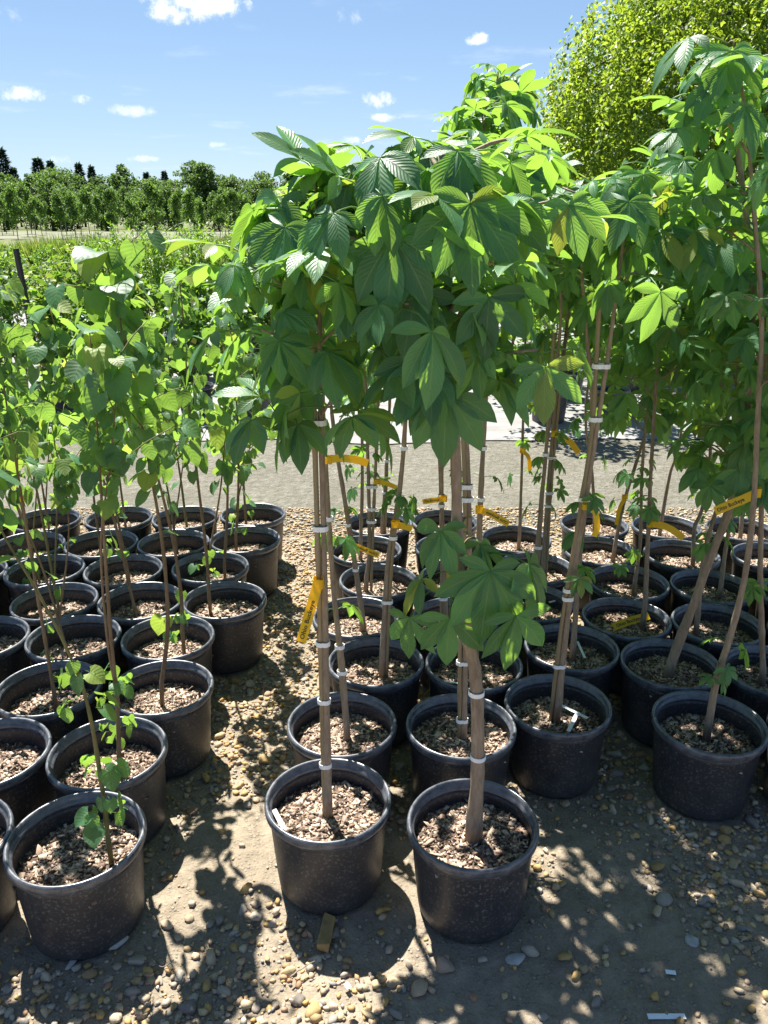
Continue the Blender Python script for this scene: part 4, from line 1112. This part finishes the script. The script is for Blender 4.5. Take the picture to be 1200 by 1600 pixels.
# ------------------------------------------------------------------ big weeping tree on the right
rg = np.random.default_rng(77)
tc_ = np.array([4.75, 11.2, 2.7]); rad = np.array([2.75, 2.6, 3.2])
root = obj('weeping_tree', None, None, (tc_[0], tc_[1], 0)); tagp(root, 'large weeping tree with bright fine foliage towering behind the buckeyes', 'tree')
tb = np.array([tc_[0], tc_[1], 0]); limbs = []
limbs.append(tube(smooth_path([(0, 0, -.05), (.05, 0, 1.2), (.0, .05, 2.6), (.1, 0, 4.2), (0, 0, 5.4)], 14), np.linspace(.13, .03, 14), 9, rg, .05))
obj('trunk', mesh_np('trunk', *limbs[0], 'dark_bark'), root)
C, Dd = [], []
for k in range(3000):
    d = rg.standard_normal(3); d /= np.linalg.norm(d); d[2] = abs(d[2]) * .9 - .15 * rg.random()
    p = np.array([0, 0, tc_[2]]) + d * rad * (.55 + .48 * rg.random() ** .5)
    L = rg.uniform(.35, 1.25); m_ = int(52 * L) + 12; t_ = np.linspace(0, 1, m_)
    out = np.array([d[0], d[1], 0]) * .22
    q = p + out * (t_ * L)[:, None] * (1 - .4 * t_)[:, None] + np.array([0, 0, -1]) * (L * t_ ** 1.3)[:, None] + rg.normal(0, .035, (m_, 3))
    q = q[q[:, 2] > .6]; C.append(q)
    a = rg.uniform(0, 6.28, len(q)); Dd.append(np.stack([np.cos(a), np.sin(a), np.full(len(q), -.6)], -1))
V, F = leaf_cloud(np.vstack(C), .064, rg, .55, .2, np.vstack(Dd))
obj('crown', mesh_np('crown', V, F, 'weeping'), root, kind='stuff')
ps = []
for k in range(26):
    d = rg.standard_normal(3); d /= np.linalg.norm(d); d[2] = abs(d[2]) * .8; e = np.array([0, 0, tc_[2] + .3]) + d * rad * .85; z0 = rg.uniform(1.4, 4.2)
    ps.append(tube(smooth_path([(0, 0, z0), tuple(np.array([0, 0, z0]) * .4 + e * .6 + np.array([0, 0, .3])), tuple(e)], 7), np.linspace(.045, .008, 7), 5))
V, F = join(ps); obj('limbs', mesh_np('limbs', V, F, 'dark_bark'), root)


# ------------------------------------------------------------------ young grove, woods, conifers far off
def tree_variant(seed, h, cr, n_, leaf, mat, bark, trunk_r, clump=7, low=.32, fat=(.38, .62)):
    rg = np.random.default_rng(seed); C = []
    for k in range(clump):
        a = rg.uniform(0, 6.28); f_ = rg.uniform(low + .1, .92); r = cr * (1 - abs(f_ - .58) * 1.2) * rg.uniform(.2, .75)
        C.append(ball(n_ // clump, (math.cos(a) * r, math.sin(a) * r, h * f_), (cr * rg.uniform(*fat),) * 2 + (h * rg.uniform(fat[0] * .26, fat[1] * .27),), rg, .5))
    V, F = leaf_cloud(np.vstack(C), leaf, rg, .75, .2)
    T = tube(smooth_path([(0, 0, -.05), (rg.normal(0, .04), 0, h * .4), (rg.normal(0, .06), 0, h * .85)], 8), np.linspace(trunk_r, trunk_r * .3, 8), 6)
    return [('crown', mesh_np('crown', V, F, mat), 'stuff'), ('trunk', mesh_np('trunk', *T, bark), None)]


def conifer_variant(seed, h, cr, n_):
    rg = np.random.default_rng(seed); z = h * (.18 + .82 * rg.random(n_) ** .9); tier = .75 + .25 * np.sin(z / h * 46)
    r = cr * (1 - z / h) ** .75 * tier * np.sqrt(rg.random(n_)) + .05; a = rg.uniform(0, 6.28, n_)
    C = np.stack([np.cos(a) * r, np.sin(a) * r, z], -1); D = np.stack([np.cos(a), np.sin(a), np.full(n_, .15)], -1)
    V, F = leaf_cloud(C, .75, rg, .35, .1, D); T = tube(np.array([(0, 0, -.05), (0, 0, h * .5), (0, 0, h)]), [.25, .15, .03], 6)
    return [('crown', mesh_np('crown', V, F, 'conifer'), 'stuff'), ('trunk', mesh_np('trunk', *T, 'dark_bark'), None)]


GV = [tree_variant(500 + k, 5.2, 1.05, 2000, .19, 'grove', 'pale_bark', .05, 24, .26, (.18, .42)) for k in range(4)]
for r_ in range(4):
    Yr = 70 + r_ * 6.5
    for k in range(17):
        X_ = -41 + k * 2.25 + rb.uniform(-.9, .9) + (r_ % 2) * 1.1
        copy_thing(GV[rb.randrange(4)], 'young_tree', (X_, Yr + rb.uniform(-.8, .8), .02), rb.uniform(0, 6.28), rb.uniform(.62, .92), 'young slim trunked tree in the ' + ('row of the grove facing the hedges', 'second row of the young grove', 'third row of the young grove', 'grove row nearest the dark wood')[r_], 'tree', 'young trees of the grove')
WV = [tree_variant(520 + k, 11, 4.3, 3200, .50, 'woods', 'dark_bark', .2, 30, -.05, (.18, .42)) for k in range(4)]
for k in range(96):
    X_ = -102 + (k % 32) * 3.7 + rb.uniform(-1, 1); row = k // 32
    hill = 1.0 + .22 * max(0, min(1, (-X_ - 25) / 45))
    copy_thing(WV[rb.randrange(4)], 'woodland_tree', (X_, 106 + row * 12 + rb.uniform(-3, 3), 0), rb.uniform(0, 6.28), rb.uniform(.52, .70) * hill * (.78 + .16 * row), 'dark leafy tree of the wood behind the young grove', 'tree', 'trees of the wood')
BIG = tree_variant(560, 13.5, 5.6, 6500, .48, 'woods', 'dark_bark', .3, 46, .10, (.16, .36))
p = at(312, 337, 108); copy_thing(BIG, 'round_tree', (p.x, 108, 0), 0.4, .67, 'big round crowned tree standing above the wood', 'tree', None)
WV2 = [tree_variant(570 + k, 11.5, 4.6, 3600, .50, 'woods', 'dark_bark', .25, 30, .05, (.18, .42)) for k in range(2)]
for k, u in enumerate((372, 410, 455, 500, 560, 640, 700, 780, 860, 960, 1060, 1160)):
    p = at(u, 337, 122); copy_thing(WV2[k % 2], 'woodland_tree', (p.x, 122 + (k % 3) * 4, 0), k * 1.3, (.64 + .06 * (k % 3)), 'dark leafy tree of the wood behind the young grove', 'tree', 'trees of the wood')
CV = [conifer_variant(580 + k, 15, 3.0, 2400) for k in range(2)]
for (u, v, sx) in [(0, 233, 1.3), (58, 248, 1.5), (78, 252, 1.2), (122, 256, 1.2), (142, 260, 1.1), (188, 258, 1.3), (228, 270, 1.2), (256, 268, 1.1), (20, 262, 1.1)]:
    p = at(u, v, 150); s = p.z / 15
    o = copy_thing(CV[rb.randrange(2)], 'conifer', (p.x, 150, 0), rb.uniform(0, 6), s, 'dark conifer poking above the leafy wood', 'tree', 'conifers above the wood'); o.scale = (s * sx, s * sx, s)
